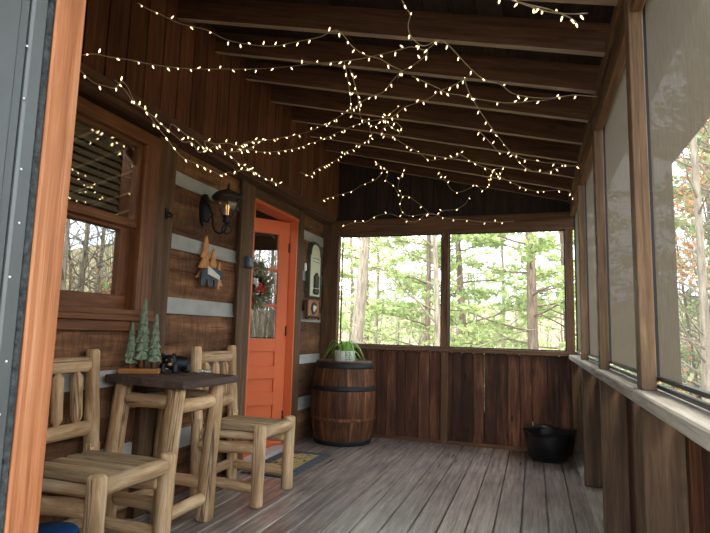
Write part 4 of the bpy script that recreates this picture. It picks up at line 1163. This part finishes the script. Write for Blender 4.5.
# seen through the far windows, left to right
T_ = [
 ((-3.28, 9.6), 9, .15, 'bare', 'thick pale leaning trunk behind the left far window', (.045, 0), dict(nb=18, bmin=.5, spread=1.5)),
 ((-4.9, 16), 10, .11, 'pine', 'slim pine in the middle of the left far window', (-.01, 0), dict(nb=34, spread=2.3, bmin=.12, dens=22)),
 ((-2.15, 11.2), 9, .085, 'pine', 'pine with thin trunk right of the pale trunk, left far window', (.0, 0), dict(nb=34, spread=2.0, bmin=.12, dens=20)),
 ((-1.55, 9.4), 8.5, .075, 'bare', 'bare branching sapling just right of the far window post', (-.02, 0), dict(nb=30, spread=1.7, bmin=.1)),
 ((-1.45, 12.5), 9.5, .12, 'pine', 'forked pine left of centre in the right far window', (-.03, 0), dict(nb=40, spread=2.4, bmin=.14, dens=22)),
 ((-.05, 10.8), 10, .13, 'pine', 'thick pine trunk near the right side of the right far window', (.0, 0), dict(nb=38, spread=2.2, bmin=.2, dens=22)),
 ((.75, 13.8), 10, .10, 'pine', 'pine at the right edge of the right far window', (-.01, 0), dict(nb=36, spread=2.3, bmin=.12, dens=20)),
 ((-3.9, 13), 8, .07, 'spring', 'fresh green leafing tree low in the left far window', (.03, 0), dict(nb=34, spread=2.0, bmin=.05, dens=12, leafsize=.10)),
 ((-.85, 15.5), 9, .08, 'spring', 'fresh green leafing tree behind the centre of the right far window', (0, 0), dict(nb=34, spread=2.2, bmin=.05, dens=10, leafsize=.11)),
 ((-6.8, 20), 10, .12, 'pine', 'distant pine behind the left edge of the left far window', (0, 0), dict(nb=34, spread=2.6, bmin=.1, dens=20)),
 ((-3.2, 21), 11, .12, 'pine', 'distant pine showing just left of the far window post', (0, 0), dict(nb=36, spread=2.8, bmin=.1, dens=20)),
 ((1.6, 20), 11, .13, 'pine', 'distant pine behind the far right corner', (0, 0), dict(nb=36, spread=2.8, bmin=.1, dens=20)),
 # beyond the screened side
 ((3.4, 5.2), 8, .10, 'bare', 'bare tree outside the middle of the screened side', (.0, .02), dict(nb=34, spread=1.8, bmin=.15)),
 ((4.6, 7.2), 9, .11, 'bare', 'pale bare tree outside the far part of the screened side', (.01, 0), dict(nb=34, spread=2.0, bmin=.15)),
 ((2.5, 8.6), 6.5, .06, 'dry', 'young beech holding dry orange leaves beyond the near screen panel', (0, 0), dict(nb=30, spread=1.5, bmin=.1, dens=9, leafsize=.07)),
 ((5.5, 3.6), 9, .12, 'bare', 'bare forked tree outside the near screen panel', (0, 0), dict(nb=38, spread=2.2, bmin=.12)),
 ((6.3, 7.6), 6, .05, 'dry', 'low beech with dry orange leaves mirrored in the house window', (0, 0), dict(nb=26, spread=1.4, bmin=.1, dens=7, leafsize=.07)),
 ((3.9, 11.5), 10, .12, 'pine', 'pine beyond the bare trees on the screened side', (0, 0), dict(nb=36, spread=2.2, bmin=.1, dens=18)),
 ((6.5, 5.6), 9, .09, 'spring', 'pale leafing tree high behind the near screen panel', (0, 0), dict(nb=30, spread=2.0, bmin=.3, dens=5)),
 ((1.9, 7.6), 9, .07, 'bare', 'slim bare tree close behind the near screen panel', (0.02, 0), dict(nb=40, spread=1.6, bmin=.1)),
 ((3.2, 9.9), 9, .10, 'spring', 'tree in pale green leaf behind the near screen panel', (0, 0), dict(nb=36, spread=2.0, bmin=.3, dens=9, leafsize=.09)),
 ((8.6, 6.4), 10, .14, 'bare', 'tall bare tree farther out on the screened side', (0, 0), dict(nb=44, spread=2.6, bmin=.1)),
 ((7.6, 9.4), 10, .13, 'bare', 'tall forked bare tree behind the low beech', (0, 0), dict(nb=44, spread=2.6, bmin=.1)),
 ((5.6, 1.5), 9, .12, 'bare', 'bare tree mirrored in the door glass', (.01, 0), dict(nb=48, spread=2.2, bmin=.08)),
 ((7.6, .6), 10, .12, 'bare', 'taller bare tree behind the one mirrored in the door glass', (0, .01), dict(nb=48, spread=2.6, bmin=.08)),
 ((3.0, 10.6), 9, .10, 'pine', 'pine standing between the bare trees behind the near screen panel', (0, 0), dict(nb=40, spread=2.0, bmin=.08, dens=16)),
 ((4.9, 15.5), 11, .13, 'pine', 'farthest pine showing through the near screen panel', (0, 0), dict(nb=44, spread=2.8, bmin=.08, dens=18)),
 ((4.2, 8.1), 8, .07, 'bare', 'bare tree mirrored at the right of the lower window pane', (0, 0), dict(nb=44, spread=1.9, bmin=.08)),
 ((5.6, 9.9), 9, .10, 'bare', 'bare tree mirrored in the middle of the lower window pane', (.01, 0), dict(nb=44, spread=2.2, bmin=.08)),
 ((5.2, 8.5), 5.5, .05, 'dry', 'orange-leaved young beech mirrored in the lower window pane', (0, 0), dict(nb=26, spread=1.2, bmin=.1, dens=6, leafsize=.06)),
 ((7.8, 12.6), 10, .12, 'bare', 'bare tree mirrored at the left of the lower window pane', (0, .01), dict(nb=46, spread=2.6, bmin=.08)),
]
for i, (loc, H, r, kind, lab, ln_, kw) in enumerate(T_):
    tree(loc, H, r, kind, lab, ln_, seed=100 + i, **kw)
# thin grey saplings and brush on the far slope: nobody could count these
random.seed(5)
m = MB()
for i in range(1100):
    y = random.uniform(17, 42); x = random.uniform(-.75, .35) * y * .75 + random.uniform(-2, 2)
    if i % 2: x = random.uniform(8, 30); y = random.uniform(-2, 34)
    h = random.uniform(3, 8.5); b = Vector((x, y, gz(x, y) - .1)); q = b + Vector((random.uniform(-.6, .6), random.uniform(-.6, .6), h))
    m.tube([b, (b + q) / 2 + Vector((random.uniform(-.2, .2), 0, 0)), q], random.uniform(.025, .07), 4, r1=.01)
    for _ in range(5):
        k = random.uniform(.3, .95); p = b + (q - b) * k; d = Vector((random.uniform(-1, 1), random.uniform(-1, 1), random.uniform(.2, 1))).normalized()
        m.tube([p, p + d * random.uniform(.5, 1.4)], .015, 3, r1=.005)
for i in range(800):
    x = random.uniform(4.5, 16); y = (x + 4.34) * random.uniform(.7, 1.25)
    if i % 4 == 0: y = random.uniform(9, 26); x = y * random.uniform(.21, .42)
    elif i % 4 == 1: x = random.uniform(5, 14); y = 4.2 - x * random.uniform(.2, .6)
    h = random.uniform(3, 7.5); b = Vector((x, y, gz(x, y) - .1)); q = b + Vector((random.uniform(-.8, .8), random.uniform(-.8, .8), h))
    m.tube([b, (b + q) / 2 + Vector((random.uniform(-.3, .3), 0, 0)), q], random.uniform(.02, .05), 4, r1=.008)
    for _ in range(10):
        k = random.uniform(.2, .95); p = b + (q - b) * k; d = Vector((random.uniform(-1, 1), random.uniform(-1, 1), random.uniform(.2, 1))).normalized()
        m.tube([p, p + d * random.uniform(.4, 1.3)], .012, 3, r1=.004)
o = m.build('sapling_thicket', M['haze'], base=(0, 20, -3), fix=False); tag(o, 'grey bare saplings crowding the slopes beyond the porch', 'thicket', kind='stuff')
m = MB()
for i in range(26000):
    if i % 3: y = random.uniform(8, 34); x = random.uniform(-.62, .18) * y + random.uniform(-1, 1)
    else: x = random.uniform(2, 20); y = random.uniform(.5, 20)
    h = abs(random.gauss(0, .9)) ; c = Vector((x, y, gz(x, y) + h))
    s_ = .05 + .006 * math.hypot(x, y); d = Vector((random.uniform(-1, 1), random.uniform(-1, 1), random.uniform(-.2, 1))).normalized() * s_; w = rnd_perp(d.normalized()) * s_ * .4
    n0 = len(m.v); m.v += [c, c + d * .5 + w, c + d, c + d * .5 - w]; m.g += [c] * 4
    m.f.append([n0, n0 + 1, n0 + 2, n0 + 3]); m.t.append(random.random()); m.m.append(0); m.sm.append(False)
o = m.build('undergrowth', M['paleleaf'], base=(0, 20, -3), fix=False); tag(o, 'pale green undergrowth covering the slope behind the far windows', 'undergrowth', kind='stuff')
# house side of the plot: roof edge above the far door side is outside the frame and left out

# ================================================================ LIGHT AND CAMERA
w = bpy.data.worlds.new('sky'); SC.world = w; w.use_nodes = True; nt = w.node_tree; nt.nodes.clear()
out = nt.nodes.new('ShaderNodeOutputWorld'); bg = nt.nodes.new('ShaderNodeBackground'); tcn = nt.nodes.new('ShaderNodeTexCoord')
ns = nt.nodes.new('ShaderNodeTexNoise'); ns.inputs['Scale'].default_value = 2.2; ns.inputs['Detail'].default_value = 6
mp = nt.nodes.new('ShaderNodeMapping'); mp.inputs['Scale'].default_value = (1, 1, 2.6)
rp = nt.nodes.new('ShaderNodeValToRGB'); rp.color_ramp.elements[0].position = .42; rp.color_ramp.elements[0].color = (.70, .84, 1, 1)
rp.color_ramp.elements[1].position = .58; rp.color_ramp.elements[1].color = (.95, .98, 1, 1)
nt.links.new(tcn.outputs['Generated'], mp.inputs[0]); nt.links.new(mp.outputs[0], ns.inputs['Vector']); nt.links.new(ns.outputs[0], rp.inputs[0])
nt.links.new(rp.outputs[0], bg.inputs[0]); nt.links.new(bg.outputs[0], out.inputs[0]); bg.inputs[1].default_value = 2.6
sn = bpy.data.lights.new('sun', 'SUN'); sn.energy = 2.2; sn.angle = math.radians(18); sn.color = (1, .93, .82)
so = bpy.data.objects.new('sun', sn); COL.objects.link(so)
so.rotation_euler = Vector((-.55, .75, -1.35)).to_track_quat('-Z', 'Y').to_euler()

il = bpy.data.lights.new('blind_backlight', 'POINT'); il.energy = 22; il.shadow_soft_size = .12; il.color = (1, .9, .76)  # added light, unseen, set inside the house to backlight the blind slats
io = bpy.data.objects.new('blind_backlight', il); COL.objects.link(io); io.location = (-3.0, 1.9, 2.6)
cd = bpy.data.cameras.new('camera'); cam = bpy.data.objects.new('camera', cd); COL.objects.link(cam)
cd.sensor_width = 36; cd.lens = 539.533 / 710 * 36; cd.clip_start = .02; cd.clip_end = 300
R_ = ((0.949491, 0.312719, 0.025945), (-0.012749, 0.121057, -0.992564), (-0.313534, 0.9421, 0.11893))
right = Vector(R_[0]); up = -Vector(R_[1]); back = -Vector(R_[2])
mt = Matrix((right, up, back)).transposed().to_4x4(); mt.translation = (0, 0, 1.07)
cam.matrix_world = mt
SC.camera = cam
vs_ = SC.view_settings; vs_.view_transform = 'Standard'; vs_.look = 'None'; vs_.gamma = 1; vs_.use_curve_mapping = False; vs_.exposure = 1.32
